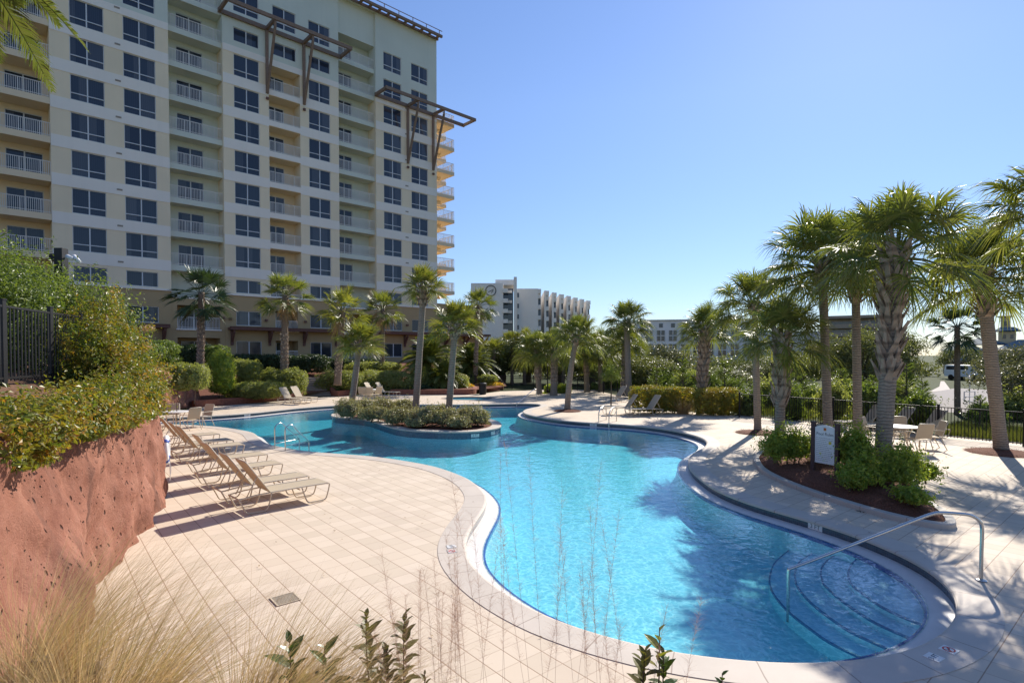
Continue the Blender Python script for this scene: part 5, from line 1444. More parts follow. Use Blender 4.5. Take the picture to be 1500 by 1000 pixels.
# hedge along the right fence
sh_px('hedge', 'left half of the orange tipped hedge behind the pair of loungers', 'hedge', 972, 586, 50, 20, 30.5, 'hedge_orange', 310, ry=.65, ground=0, dens=520, size=.08, core=.85, group='orange tipped hedges by the fence', power=6, lump=.05, n=3)
sh_px('hedge', 'right half of the orange tipped hedge ending at the fence', 'hedge', 1052, 588, 34, 20, 29.6, 'hedge_orange', 311, ry=.65, ground=0, dens=520, size=.08, core=.85, group='orange tipped hedges by the fence', power=6, lump=.05, n=2)
grass_tuft('grass_clump', 'pale feathery grass clump before the orange tipped hedge', tuple(G(1000, 606)), 700, 1.15, .42, M['dry_grass'], 301, width=.014, cat='grass', base_r=.25)
for q, (x, y, rx, rz, Y, lb) in enumerate([(806, 573, 9, 11, 47, 'bright yellow green bush left of the stout palm'), (826, 574, 12, 12, 46.5, 'bright yellow green bush between stout palm and leaning palm'), (796, 579, 8, 5, 46, 'low bright grass-like bush under the shaggy palm'), (872, 570, 9, 9, 52, 'small bright bush under the smooth straight palm'), (898, 560, 14, 16, 54, 'green bush behind the young willow-leaved tree')]):
    sh_px('shrub', lb, 'shrub', x, y, rx, rz, Y, 'shrub_yellow', 320 + q, ry=.6, ground=0, dens=300, size=.10, core=.7, group='bright bushes along the far deck', n=2)
# left foreground shrubs on the hill
LS = [(-4.85, 5.2, .5, .26), (-5.35, 5.9, .55, .28), (-5.65, 6.9, .6, .28), (-6.0, 7.7, .7, .3), (-6.4, 8.6, .7, .3), (-6.8, 9.5, .75, .42), (-7.3, 10.3, .6, .40), (-7.75, 11.1, .5, .34), (-8.0, 11.9, .38, .24), (-5.9, 6.0, .7, .22), (-6.6, 7.0, .7, .16), (-6.9, 8.1, .65, .14)]
LL = ['nearest the camera on the rock wall', 'second along the rock rim', 'above the dark rock stains', 'spilling over the middle of the wall', 'below the black fence end', 'beneath the tall turning shrub', 'on the rim right of the tall turning shrub', 'trailing near the wall corner', 'smallest at the wall corner', 'behind the nearest shrub', 'just below the fence foot', 'beside the fence on the slope']
for q, (x, y, r, h) in enumerate(LS):
    z = hz(x, y) - .15
    shrub('shrub', 'low yellow and green shrub ' + LL[q], 'shrub', (x, y, z), [((0, 0, h * .55), (r, r, h)), ((.25, -.1, h * .4), (r * .7, r * .8, h * .8))], M['shrub_mix'], 340 + q, 900, .066, 'low turning shrubs on the rock wall', 5, lump=.25, sprigs=12, aspect=.5)
RIM = [(-4.35, 5.3), (-4.75, 6.1), (-5.2, 7.1), (-5.6, 8.0), (-6.05, 8.9), (-4.1, 4.7)]
for q, (x, y) in enumerate(RIM):
    shrub('shrub', 'trailing leafy runner hanging over the rock rim ' + ['beside the nearest shrub', 'second from the near end', 'third from the near end', 'above the middle of the rock face', 'right of the middle of the rock face', 'at the left margin'][q], 'shrub', (x - .08, y, 2.44), [((-.1, 0, .1), (.3, .38, .16)), ((.06, .12 * (-1) ** q, -.03), (.11, .14, .16))], M['shrub_mix'], 380 + q, 620, .062, 'trailing runners on the rock rim', 2, lump=.3, sprigs=14, aspect=.5, zmin=-.45)
TS = [(-8.25, 11.0, .6, .95), (-7.75, 11.0, .5, .72), (-8.8, 12.0, .75, 1.15), (-8.75, 12.7, .6, .8), (-9.5, 13.6, .5, .6)]
for q, (x, y, r, h) in enumerate(TS):
    z = hz(x, y) - .2
    shrub('shrub', 'tall shrub turning orange and olive ' + ['at the end of the black fence', 'in the middle of the tall shrubs', 'tallest behind the fence end', 'right flank of the tall shrubs', 'beside the pampas plumes'][q], 'shrub', (x, y, z), [((0, 0, h * .8), (r, r, h)), ((.2, .1, h * .45), (r * 1.05, r, h * .7))], M['shrub_mix'], 360 + q, 700, .068, 'tall turning shrubs by the fence', 7, lump=.28, sprigs=10, aspect=.5)
GS = [(-10.6, 11.6, 1.25, 1.5), (-11.4, 13.2, 1.3, 1.6), (-10.2, 13.6, 1.0, 1.35), (-12.4, 12.4, 1.3, 1.6)]
for q, (x, y, r, h) in enumerate(GS):
    z = hz(x, y) - .2
    shrub('shrub', 'leafy green shrub ' + ['close behind the black fence', 'tallest behind the fence', 'below the camera post', 'leftmost behind the fence'][q], 'shrub', (x, y, z), [((0, 0, h * .8), (r, r, h)), ((.4, -.3, h * .6), (r * .8, r * .8, h * .8))], M['shrub_green'], 370 + q, 420, .085, 'green shrubs behind the fence', 7, lump=.3, sprigs=7, aspect=.42)
# pampas plumes
pg = empty('pampas_grass', (-10.45, 14.5, 2.45)); tag(pg, 'clump of pampas grass with tan feathery plumes above the rocks', 'pampas grass')
rng = np.random.default_rng(9); sb = MB()
for q in range(16):
    a = rng.uniform(-1.2, 1.4); L = rng.uniform(.7, 1.5); tip = np.array([math.sin(a) * .75 + .15, rng.uniform(-.3, .3), L]); sb.tube(smooth_path([[0, 0, 0], tip * [.4, .4, .6], tip], 4), np.linspace(.008, .004, 9), 4)
    d = unit(tip * [.9, 1, .35] + [.2, 0, 0]); k = 360; t_ = rng.uniform(0, 1, k)[:, None]
    P = tip + d * t_ * .30 - np.array([0, 0, .12]) * t_ ** 2 + rng.normal(0, .034, (k, 3)) * (1.4 - t_)
    dd = unit(d + rng.normal(0, .5, (k, 3)) - [0, 0, .3]); s = unit(np.cross(dd, rng.normal(0, 1, (k, 3)))) * .004
    link('plume', mesh_np('plume', np.stack([P - s, P + s, P + dd * .085], 1).reshape(-1, 3), [np.arange(3 * k).reshape(-1, 3)], M['plume']), pg)
sb.build('stalks', M['dry_grass'], pg)

# ------------------------------------------------------------------ trees beyond the deck
TR = [('dark tree mass left behind the distant palms', 735, 62, 'dense', 1.9, 1.15), ('dark tree behind the shaggy palm row', 775, 64, 'dense', 1.7, 1.2), ('dark tree behind the stout palm', 822, 62, 'dense', 1.6, 1.15), ('dark oak behind the smooth straight palm', 868, 60, 'dense', 1.5, 1.25), ('spreading dark oak above the hedge end', 905, 55, 'dense', 1.2, 1.1),
      ('silvery grey tree in front of the pale office block', 985, 48, 'silver', 1.1, 1.05), ('rounded dark tree right of the silvery tree', 1060, 46, 'oak', 1.0, .5), ('silvery tree between the shaggy palm and the ringed palm', 1085, 52, 'silver', 1.0, .6),
      ('dark bushy tree behind the short stocky palm', 1175, 44, 'oak', 1.0, .8), ('large dark oak left behind the big scaly palm', 1262, 40, 'dense', 1.05, 1.22), ('large dark oak right behind the big scaly palm', 1316, 42, 'dense', .85, 1.22), ('small dark tree at the villa corner', 1402, 76, 'oak', 1.0, 1.0),
      ('grey green tree at the right margin behind the fence palm', 1478, 33, 'silver', 1.0, .98), ('olive tree low at the right margin', 1520, 29, 'silver', .9, .75), ('far hedge-like tree before the villa porch', 1432, 80, 'oak', .8, .5), ('dark tree far behind the ringed palm', 1140, 60, 'dense', 1.1, .7), ('low dark tree between the hedge and the office block', 950, 44, 'oak', 1.0, .7)]
for q, (lb, x, Y, kd_, sx, sz) in enumerate(TR):
    p = DP(x, 519, Y); tree(lb, (p[0], Y, 0), kd_, sx, sz, q * 1.3, 'trees beyond the pool deck', v=q)
PN = [(1000, 566, 36, 1.15, 'young pine left of the shaggy palm'), (962, 570, 38, .95, 'young pine behind the left hedge'), (1062, 575, 36, 1.1, 'young pine behind the right hedge end'), (1156, 585, 30, 1.0, 'young pine behind the fence by the short stocky palm'), (1176, 590, 31, .85, 'young pine left of the sign palm'), (1232, 585, 30, 1.0, 'young pine between the sign palm and its neighbour'), (1328, 590, 28, 1.1, 'young pine right behind the big scaly palm'), (1352, 600, 27, .8, 'small young pine behind the round table'), (1280, 595, 29, .85, 'young pine hidden by the big scaly palm'), (1437, 615, 24, .6, 'small young pine beside the dark lone palm'), (885, 560, 50, 1.3, 'bright young pine behind the smooth straight palm'), (1100, 590, 31, .7, 'small young pine at the hedge end')]
for q, (x, y, Y, s_, lb) in enumerate(PN):
    p = DP(x, 519, Y); pine(lb, (p[0], Y, 0), s_ * 1.1, s_, 'young pines beyond the fence', q, q * 2.1)
for q, (x, y0, Y, rx, rz) in enumerate([(1100, 590, 32, 18, 24), (1130, 585, 33, 18, 30), (1160, 588, 34, 18, 30), (1190, 590, 33, 18, 26), (1222, 585, 34, 18, 34), (1255, 588, 33, 18, 30), (1285, 586, 35, 20, 34), (1318, 590, 33, 20, 36), (1352, 600, 30, 17, 26), (1450, 612, 27, 22, 24), (1490, 606, 28, 26, 34), (1075, 580, 37, 18, 26), (1040, 570, 39, 20, 26), (1010, 568, 40, 20, 24), (975, 566, 41, 22, 24), (940, 562, 44, 20, 26), (1540, 610, 27, 30, 40)]):
    Y = Y if q % 2 or x < 1085 or x > 1420 else float(G(x, np.interp(x, [1083, 1374, 1500], [611, 641, 654]) - 5)[1]); y0 = y0 if q % 2 or x < 1085 or x > 1420 else y0 + 6; sh_px('shrub', 'dense green bush behind the right fence, ' + ['second from the hedge end', 'at the ringed palm', 'at the short stocky palm', 'left of the sign palm', 'right of the sign palm', 'behind the straight palm', 'left of the big scaly palm', 'right of the big scaly palm', 'at the car park edge', 'right of the dark lone palm', 'beside the fence palm', 'at the right hedge end', 'above the right half of the hedge', 'above the hedge middle', 'above the left half of the hedge', 'left above the hedge', 'at the right margin'][q], 'shrub', x, y0, rx, rz, Y, ['shrub_green', 'hedge', 'shrub_green'][q % 3], 600 + q, ry=.8, ground=0, dens=190, size=.13, core=.7, group='dense bushes behind the right fence', lump=.25, n=2, power=2.0, sprigs=3)
# young tree with thin trunk
yt = G(895, 594); o = empty('young_tree', yt); tag(o, 'young willow-leaved tree with a thin straight trunk by the loungers', 'tree')
s = yt[1] / FPX; link('crown', foliage_mesh('crown', [((0, 0, 2.05), (.62, .62, .62)), ((.25, .1, 1.75), (.5, .5, .4)), ((-.3, 0, 1.75), (.45, .5, .4))], 260, .12, M['pine'], 400, .16, .9, 2, .3, .1), o)
t = MB(); t.tube([[0, 0, -.05], [.01, 0, 1.0], [0, 0, 2.0]], [.045, .035, .02], 8); t.build('trunk', M['bark'], o)
# far wood
rng = np.random.default_rng(15); fb = []
fwo = []
for q in range(60):
    x = rng.uniform(640, 1560); Y = rng.uniform(66, 88)
    if 1360 < x < 1450: continue
    p = DP(x, 519, Y); fb.append(((p[0], p[1], 1.0), (3.2, 2.5, rng.uniform(1.2, 2.4))))
fm = foliage_mesh('far_trees', fb, 9, .42, M['oak'], 402, .6, .8, 2, .3, .4, zmin=0)
tag(link('far_trees', fm), 'far mass of dark scrub beyond the pool area', 'woodland', kind='stuff')
# grass beyond the fence
def grass_field(name, label, poly_px, n, h, mat, seed):
    rng = np.random.default_rng(seed); q = np.array([G(x, y)[:2] for x, y in poly_px])
    u, v = rng.uniform(0, 1, n)[:, None], rng.uniform(0, 1, n)[:, None]
    P = (q[0] * (1 - u) + q[1] * u) * (1 - v) + (q[3] * (1 - u) + q[2] * u) * v
    P = np.concatenate([P, np.zeros((n, 1))], 1); d = unit(np.stack([rng.normal(0, .35, n), rng.normal(0, .35, n), np.ones(n)], -1)) * (h * rng.uniform(.4, 1.2, n))[:, None]; s = unit(np.cross(d, rng.normal(0, 1, (n, 3)))) * .012
    o = link(name, mesh_np(name, np.stack([P - s, P + s, P + d], 1).reshape(-1, 3), [np.arange(3 * n).reshape(-1, 3)], mat)); return tag(o, label, 'grass', kind='stuff')
grass_field('tall_grass', 'tall bright green grass growing behind the fence', [(1085, 606), (1365, 634), (1340, 590), (1100, 575)], 16000, .5, M['grass_green'], 410)
grass_field('verge_grass', 'rough green grass at the foot of the right fence', [(1376, 637), (1640, 664), (1640, 640), (1400, 622)], 9000, .35, M['grass_green'], 411)
# car park beyond
road = fill('road', [np.array([G(x, y)[:2] for x, y in [(1340, 600), (1700, 625), (1700, 571), (1470, 572), (1400, 568), (1362, 575)]])], -.004, M['asphalt']); tag(road, 'pale asphalt car park beyond the fence', 'car park', kind='structure')
path = fill('path', [np.array([G(x, y)[:2] for x, y in [(1358, 575), (1392, 570), (1383, 558), (1378, 558), (1376, 566)]])], -.0005, M['path']); tag(path, 'pale concrete path beside the car park', 'path', kind='structure')
# flower bed
for q, (x, y, r, Y) in enumerate([(682, 571, 12, 49), (724, 566, 14, 51)]):
    s = Y / FPX; p = DP(x, y, Y); o = empty('flower_bed', (p[0], p[1], .35)); tag(o, ['yellow flowers at the end of the long planter wall', 'yellow flowers in the curved red planter'][q], 'flowers', 'yellow flower beds')
    link('flowers', foliage_mesh('flowers', [((0, 0, .12), (r * s, .7, .22))], 200, .09, M['flower_y'], 420 + q, .9, .9), o)
    link('leaves', foliage_mesh('leaves', [((0, 0, .05), (r * s * 1.05, .75, .2))], 160, .1, M['hedge'], 422 + q), o)
# ------------------------------------------------------------------ deck furniture
def lounger_parts():
    """foot towards +x; origin on the ground under the hinge"""
    hb, ang, bl = .37, R(55), .82
    bt = np.array([-bl * math.cos(ang), 0, hb + bl * math.sin(ang)])
    seat = MB(); seat.box(0.0, 1.26, -.285, .285, hb - .006, hb + .006)
    n = 12; V = []; Q = []
    back = MB()
    e = np.array([-math.cos(ang), 0, math.sin(ang)]); nn = np.array([math.sin(ang), 0, math.cos(ang)])
    o = np.array([0, 0, hb])
    back.hexa([o + e * .02 - nn * .006 + [0, -.285, 0], o + e * bl - nn * .006 + [0, -.285, 0], o + e * bl - nn * .006 + [0, .285, 0], o + e * .02 - nn * .006 + [0, .285, 0],
               o + e * .02 + nn * .006 + [0, -.285, 0], o + e * bl + nn * .006 + [0, -.285, 0], o + e * bl + nn * .006 + [0, .285, 0], o + e * .02 + nn * .006 + [0, .285, 0]])
    fr = MB()
    for s in (-1, 1):
        y = s * .305
        fr.tube([[-.62, y, hb - .05], [-.3, y, hb - .01], [0, y, hb], [.6, y, hb + .004], [1.24, y, hb], [1.29, y, hb - .03]], .0155, 8)
    fr.tube([[1.27, -.305, hb - .01], [1.27, .305, hb - .01]], .0155, 8); fr.tube([[-.61, -.305, hb - .05], [-.61, .305, hb - .05]], .0155, 8); fr.tube([[.62, -.3, hb - .05], [.62, .3, hb - .05]], .012, 6)
    bf = MB()
    pts = [o + [0, -.305, 0]] + [o + e * (bl * f) + [0, -.305, 0] for f in (.5, .97)] + [o + e * (bl + .015) + [0, -.27, 0], o + e * (bl + .015) + [0, .27, 0]] + [o + e * (bl * f) + [0, .305, 0] for f in (.97, .5)] + [o + [0, .305, 0]]
    bf.tube(pts, .0155, 8)
    for s in (-1, 1): bf.tube([o + e * .45 + [0, s * .29, 0], [-.48, s * .29, hb - .06]], .011, 6)
    legs = []
    for s in (-1, 1):
        y = s * .305
        for loop in ([[1.285, y, hb - .02], [1.25, y, .2], [1.20, y, .05], [1.14, y, .016], [1.05, y, .016], [.86, y, .016], [.79, y, .03], [.74, y, .12], [.66, y, hb - .02]],
                     [[.02, y, hb - .01], [-.02, y, .16], [-.07, y, .05], [-.13, y, .016], [-.28, y, .016], [-.42, y, .016], [-.48, y, .05], [-.53, y, .15], [-.61, y, hb - .06]]):
            l = MB(); l.tube(smooth_path(loop, 3), .0145, 7); legs.append(l)
    return seat, back, fr, bf, legs
LOUNGER = None
def lounger(label, foot_near, az, group, mat_frame='frame_tan', side=-1, sling='sling'):
    """foot_near: world xy of the near corner of the foot end"""
    global LOUNGER
    rz = math.pi / 2 - R(az); c, s = math.cos(rz), math.sin(rz); lx, ly = 1.28, side * .305
    loc = (foot_near[0] - (c * lx - s * ly), foot_near[1] - (s * lx + c * ly), .008)
    if LOUNGER is None:
        o = empty('sun_lounger', loc, rz); seat, back, fr, bf, legs = lounger_parts()
        seat.build('seat', M['sling'], o); back.build('backrest', M['sling'], o); fr.build('frame', M['frame_tan'], o); bf.build('back_frame', M['frame_tan'], o, smooth=True)
        for l in legs: l.build('leg', M['frame_tan'], o, smooth=True)
        LOUNGER = o
    else:
        o = copy_tree(LOUNGER); o.location = loc; o.rotation_euler = (0, 0, rz)
    for k in ('group',):
        if k in o: del o[k]
    return tag(o, label, 'sun lounger', group)
GL = 'tan sling loungers lined up on the left deck'
for lb, (x, y) in zip(['nearest tan sling lounger at the front of the left row', 'second tan lounger behind the nearest one', 'third tan lounger from the front of the left row', 'fourth tan lounger in the middle of the left row', 'fifth tan lounger with its seat in palm shade', 'sixth tan lounger with its seat in palm shade', 'farthest tan lounger just before the table and chairs'],
                      [(482.7, 707), (452.7, 697.3), (414, 679), (392, 665.6), (358, 651), (342, 644.5), (322, 635.6)]):
    lounger(lb, G(x, y, .37)[:2], 46, GL)
lounger('left pale lounger of the far pair below the garden steps', G(440, 586, .3)[:2], 112, 'far loungers by the red planter walls')
lounger('right pale lounger of the far pair below the garden steps', G(456, 584, .3)[:2], 112, 'far loungers by the red planter walls')
lounger('lounger right of the far table against the clipped hedge', G(581, 574.5, .37)[:2], 105, 'far loungers by the red planter walls')
lounger('lounger behind the far table and chairs', G(564, 574.5, .37)[:2], 105, 'far loungers by the red planter walls')
lounger('lounger beside the thin trunk of the young tree', G(887, 598, .37)[:2], 262, 'loungers before the orange tipped hedge', side=1)
lounger('lounger directly in front of the orange tipped hedge', G(923, 600, .37)[:2], 255, 'loungers before the orange tipped hedge', side=1)
lounger('half hidden lounger behind the young tree', G(884, 582, .37)[:2], 250, 'loungers before the orange tipped hedge', side=1)
lounger('left lounger by the right fence behind the palm trunks', G(1234, 618.5, .37)[:2], 268, 'loungers along the right fence', side=1)
lounger('middle lounger by the right fence behind the big scaly palm', G(1278, 623, .37)[:2], 268, 'loungers along the right fence', side=1)
lounger('right lounger by the right fence behind the dining chairs', G(1322, 628, .37)[:2], 268, 'loungers along the right fence', side=1)

CHAIR = None
def chair(label, loc, rz, group):
    global CHAIR
    if CHAIR is None:
        o = empty('dining_chair', (0, 0, 0)); W = .25
        m = MB(); P = [[.24, .40], [.05, .385], [-.18, .40]]
        m.hexa([[-.2, -W, .395], [.24, -W, .415], [.24, W, .415], [-.2, W, .395], [-.2, -W, .405], [.24, -W, .425], [.24, W, .425], [-.2, W, .405]]); m.build('seat', M['sling'], o)
        m = MB(); m.hexa([[-.205, -W, .45], [-.195, -W, .45], [-.195, W, .45], [-.205, W, .45], [-.345, -W, .92], [-.335, -W, .92], [-.335, W, .92], [-.345, W, .92]]); m.build('backrest', M['sling'], o)
        f = MB()
        f.tube([[.25, -W - .02, .41], [-.19, -W - .02, .395], [-.345, -W - .02, .93], [-.35, -W + .02, .945], [-.35, W - .02, .945], [-.345, W + .02, .93], [-.19, W + .02, .395], [.25, W + .02, .41]], .014, 7)
        f.tube([[.24, -W, .41], [.24, W, .41]], .012, 6); f.tube([[-.05, -W, .3], [-.05, W, .3]], .01, 6)
        f.build('frame', M['frame_tan'], o, smooth=True)
        for s in (-1, 1):
            a = MB(); a.tube(smooth_path([[-.25, s * (W + .03), .64], [-.05, s * (W + .04), .655], [.2, s * (W + .04), .64], [.27, s * (W + .03), .6], [.25, s * (W + .02), .42]], 3), .014, 7); a.build('armrest', M['frame_tan'], o, smooth=True)
            l = MB(); l.tube([[.25, s * (W + .02), .42], [.28, s * (W + .02), .0]], .0145, 7); l.build('leg', M['frame_tan'], o, smooth=True)
            l = MB(); l.tube(smooth_path([[-.17, s * (W + .02), .40], [-.24, s * (W + .02), .2], [-.34, s * (W + .02), .0]], 3), .0145, 7); l.build('leg', M['frame_tan'], o, smooth=True)
        CHAIR = o
    else: o = copy_tree(CHAIR)
    o.location = (loc[0], loc[1], .006); o.rotation_euler = (0, 0, rz)
    return tag(o, label, 'chair', group)
TABLE = None
def table(label, loc, group=None, r=.55):
    global TABLE
    if TABLE is None:
        o = empty('patio_table', (0, 0, 0))
        m = MB(); m.lathe([(.02, .70), (r, .70), (r + .015, .715), (r, .73), (.02, .73)], 36); m.build('tabletop', M['white_metal'], o)
        for q in range(4):
            a = q * math.pi / 2 + .4; e = np.array([math.cos(a), math.sin(a), 0])
            l = MB(); l.tube(smooth_path([e * .42 + [0, 0, .70], e * .30 + [0, 0, .45], e * .34 + [0, 0, .2], e * .48], 3), .016, 7); l.build('leg', M['frame_tan'], o, smooth=True)
        m = MB(); m.tube([[.3 * math.cos(t), .3 * math.sin(t), .3] for t in np.linspace(0, 6.283, 25)], .011, 6, caps=False); m.build('stretcher', M['frame_tan'], o)
        TABLE = o
    else: o = copy_tree(TABLE)
    o.location = (loc[0], loc[1], .006); return tag(o, label, 'table', group)
def face(p, q): return math.atan2(q[1] - p[1], q[0] - p[0])
# right-hand set
tc = G(1318, 655)[:2]; table('round pale patio table between the big scaly palm and the fence', tc)
for (x, y), lb in (((1345, 661), 'tan sling chair with its back to the pool, nearest at the right table'), ((1372, 657), 'tan sling chair seen side on at the right end of the right table'), ((1313, 645), 'tan sling chair on the fence side of the right table'), ((1279, 651), 'tan sling chair half hidden behind the big palm trunk')):
    p = G(x, y)[:2]; p = tc + (p - tc) / np.linalg.norm(p - tc) * max(.72, min(.95, np.linalg.norm(p - tc))); chair(lb, p, face(p, tc), 'chairs round the right hand table')
tc = G(256, 627)[:2]; table('pale patio table at the left beside the rock wall end', tc)
for (x, y), lb in (((279, 629), 'tan chair with its back to the pool at the left table'), ((298, 624), 'tan chair seen side on against the pool at the left table'), ((252, 619), 'tan chair behind the left table')):
    p = G(x, y)[:2]; p = tc + (p - tc) / np.linalg.norm(p - tc) * max(.75, min(1.25, np.linalg.norm(p - tc))); chair(lb, p, face(p, tc) + (0.5 if x == 298 else 0), 'chairs round the left table')
mb = MB(); mb.tube([[tc[0] + .1, tc[1], .2], [tc[0] + .1, tc[1], 1.12]], .02, 8); tag(mb.build('umbrella_post', M['bark']), 'short brown umbrella post through the left table', 'post')
tc = G(540, 585)[:2]; table('small far table by the long clipped hedge', tc)
for (x, y), lb in (((530, 587), 'far chair at the left of the far table'), ((553, 586), 'far chair at the right of the far table'), ((541, 589.5), 'far chair on the pool side of the far table')):
    p = G(x, y)[:2]; p = tc + (p - tc) / np.linalg.norm(p - tc) * .85; chair(lb, p, face(p, tc), 'chairs round the far table')

# ------------------------------------------------------------------ rails, ladders
def tube_obj(name, pts, r, m, parent=None, n=10, sm=4, loc=None):
    pts = np.asarray(pts, float); c = pts[0] * [1, 1, 0] if loc is None else np.asarray(loc, float)
    mb = MB(); mb.tube(smooth_path(pts - c, sm), r, n)
    return mb.build(name, M[m], parent, c if parent is None else (0, 0, 0), smooth=True)
b0 = G(1437, 850); f0 = G(1157, 857, -.185)
def on(t, z): return [b0[0] + (f0[0] - b0[0]) * t, b0[1] + (f0[1] - b0[1]) * t, z]
hr = empty('handrail', b0); tag(hr, 'long bent stainless handrail running down over the pool steps', 'handrail')
tube_obj('rail', [on(0, 0), on(0, .4), on(0, .74), on(.015, .85), on(.06, .925), on(.13, .945), on(.22, .95), on(.26, .925), on(.32, .86), on(.5, .645), on(.8, .29), on(.97, .095), on(1.0, .06), on(1.008, .02), on(1.008, -.3), on(1.008, -.72)], .024, 'steel', hr, 14, 5, b0)
m = MB(); m.lathe([(.0255, .03), (.06, .02), (.07, .012), (.07, .009)], 20); m.build('base_flange', M['steel'], hr)
# left pair of stair rails
for q, (bx_, by, fx, fy, lb) in enumerate(((402.8, 657, 438.5, 657, 'curved stainless stair rail at the left pool entry, rear one'), (418, 660, 452.7, 661.5, 'curved stainless stair rail at the left pool entry, front one'))):
    b = G(bx_, by); f = G(fx, fy, -.185); h = lambda t, z: [b[0] + (f[0] - b[0]) * t, b[1] + (f[1] - b[1]) * t, z]
    o = empty('stair_rail', b); tag(o, lb, 'handrail', 'rails at the left pool entry')
    tube_obj('rail', [h(0, 0), h(0, .4), h(0, .66), h(.06, .79), h(.2, .84), h(.34, .78), h(.5, .62), h(.9, .26), h(.985, .17), h(1.0, .1), h(1, -.2), h(1, -.9)], .021, 'steel', o, 10, 4, b)
    tube_obj('cross_bar', [h(.02, .17), h(.5, .17), h(.98, .17)], .016, 'steel', o, 8, 2, b)
# pool ladder
for q, (bx_, by, fx, fy, lb) in enumerate(((888, 614.5, 877, 622, 'left rail of the steel pool ladder on the far right bank'), (903, 616.5, 892, 624.5, 'right rail of the steel pool ladder on the far right bank'))):
    b = G(bx_, by); f = G(fx, fy, -.1); h = lambda t, z: [b[0] + (f[0] - b[0]) * t, b[1] + (f[1] - b[1]) * t, z]
    o = empty('ladder_rail', b); tag(o, lb, 'pool ladder', 'rails of the pool ladder')
    tube_obj('rail', [h(0, 0), h(0, .35), h(.04, .62), h(.2, .72), h(.7, .66), h(.96, .5), h(1, .3), h(1, -.1), h(1, -.8)], .022, 'steel', o, 10, 4, b)
    for z in (.3,): tube_obj('tie_bar', [h(.0, z), h(.5, z), h(1, z)], .014, 'steel', o, 8, 2, b)
# small far handrail
b = G(786, 588); f = G(757, 593.5, -.1); o = empty('handrail', b); tag(o, 'thin sloping handrail into the far corner of the pool', 'handrail')
h = lambda t, z: [b[0] + (f[0] - b[0]) * t, b[1] + (f[1] - b[1]) * t, z]
tube_obj('rail', [h(0, 0), h(0, .5), h(.01, .8), h(.08, .86), h(.3, .7), h(.9, .1), h(1, 0), h(1, -.7)], .022, 'steel', o, 8, 4, b)

# ------------------------------------------------------------------ fences
def fence(label, pts, h, bay, lift=.06, pick=.105, z0=None, name='metal_fence', cat='fence', group=None):
    P = np.asarray(pts, float); z0 = z0 or [0] * len(P)
    o = empty(name, (P[0][0], P[0][1], z0[0])); tag(o, label, cat, group); O = np.array(o.location)
    for (a, b, za, zb_) in zip(P[:-1], P[1:], z0[:-1], z0[1:]):
        L = np.linalg.norm(b - a); n = max(1, round(L / bay))
        for q in range(n + 1):
            if q == n and not np.allclose(b, P[-1]): continue
            t = q / n; c = np.array([*(a + (b - a) * t), za + (zb_ - za) * t]) - O
            m = MB(); m.bar(c - [0, 0, .1], c + [0, 0, h + .06], .065); m.bar(c + [0, 0, h + .061], c + [0, 0, h + .085], .08); m.build('post', M['black_metal'], o)
        for q in range(n):
            c0 = np.array([*(a + (b - a) * q / n), za + (zb_ - za) * q / n]) - O; c1 = np.array([*(a + (b - a) * (q + 1) / n), za + (zb_ - za) * (q + 1) / n]) - O
            m = MB(); d = (c1 - c0) / np.linalg.norm(c1 - c0); c0 = c0 + d * .036; c1 = c1 - d * .036
            m.bar(c0 + [0, 0, h - .03], c1 + [0, 0, h - .03], .035); m.bar(c0 + [0, 0, lift + .05], c1 + [0, 0, lift + .05], .035)
            k = max(2, int(np.linalg.norm(c1 - c0) / pick))
            for i in range(k):
                p = c0 + (c1 - c0) * (i + .5) / k; m.bar(p + [0, 0, lift], p + [0, 0, h - .045], .018)
            m.build('panel', M['black_metal'], o)
    return o
fence('black metal picket fence along the right side of the deck', [G(x, y)[:2] for x, y in [(1600, 664.5), (1500, 654), (1374, 641), (1220, 624.5), (1083, 611)]], 1.22, 1.85)
fence('black metal fence across the far end of the deck', [G(x, y)[:2] for x, y in [(905, 578), (846, 571.5), (750, 570), (690, 570)]], 1.25, 2.4)
fl0 = np.array([-7.45, 7.3]); fence('black metal fence on the hill at the left margin', [fl0, np.array([-8.35, 10.2]), np.array([-9.1, 12.6])], 1.22, 1.55, z0=[2.76, 2.76, 2.78], lift=.02)

# ------------------------------------------------------------------ pool rules sign
sl, sr = G(1191, 694, .14), G(1226, 701, .14)
sg = empty('rules_sign', tuple((sl + sr) / 2 * [1, 1, 0])); tag(sg, 'white pool rules sign with an arched top between two dark posts', 'sign')
d = sr - sl; wS = np.linalg.norm(d[:2]); ang = math.atan2(d[1], d[0]); sg.rotation_euler = (0, 0, ang)
for s in (-1, 1):
    m = MB(); m.box(s * wS / 2 - .045, s * wS / 2 + .045, -.045, .045, -.1, 1.46); m.box(s * wS / 2 - .055, s * wS / 2 + .055, -.055, .055, 1.461, 1.50); m.build('post', M['sign_post'], sg)
hw = wS / 2 - .05; n = 13; xs = np.linspace(-hw, hw, n); zt = 1.36 + .07 * np.cos(xs / hw * math.pi / 2)
m = MB(); A = np.stack([xs, 0 * xs - .015, 0 * xs + .46], -1); B = np.stack([xs, 0 * xs - .015, zt], -1); A2, B2 = A + [0, .03, 0], B + [0, .03, 0]
for p, q in ((A, B), (B, B2), (B2, A2), (A2, A)): strip(m, p, q, closed=False)
m.build('board', M['sign_white'], sg)
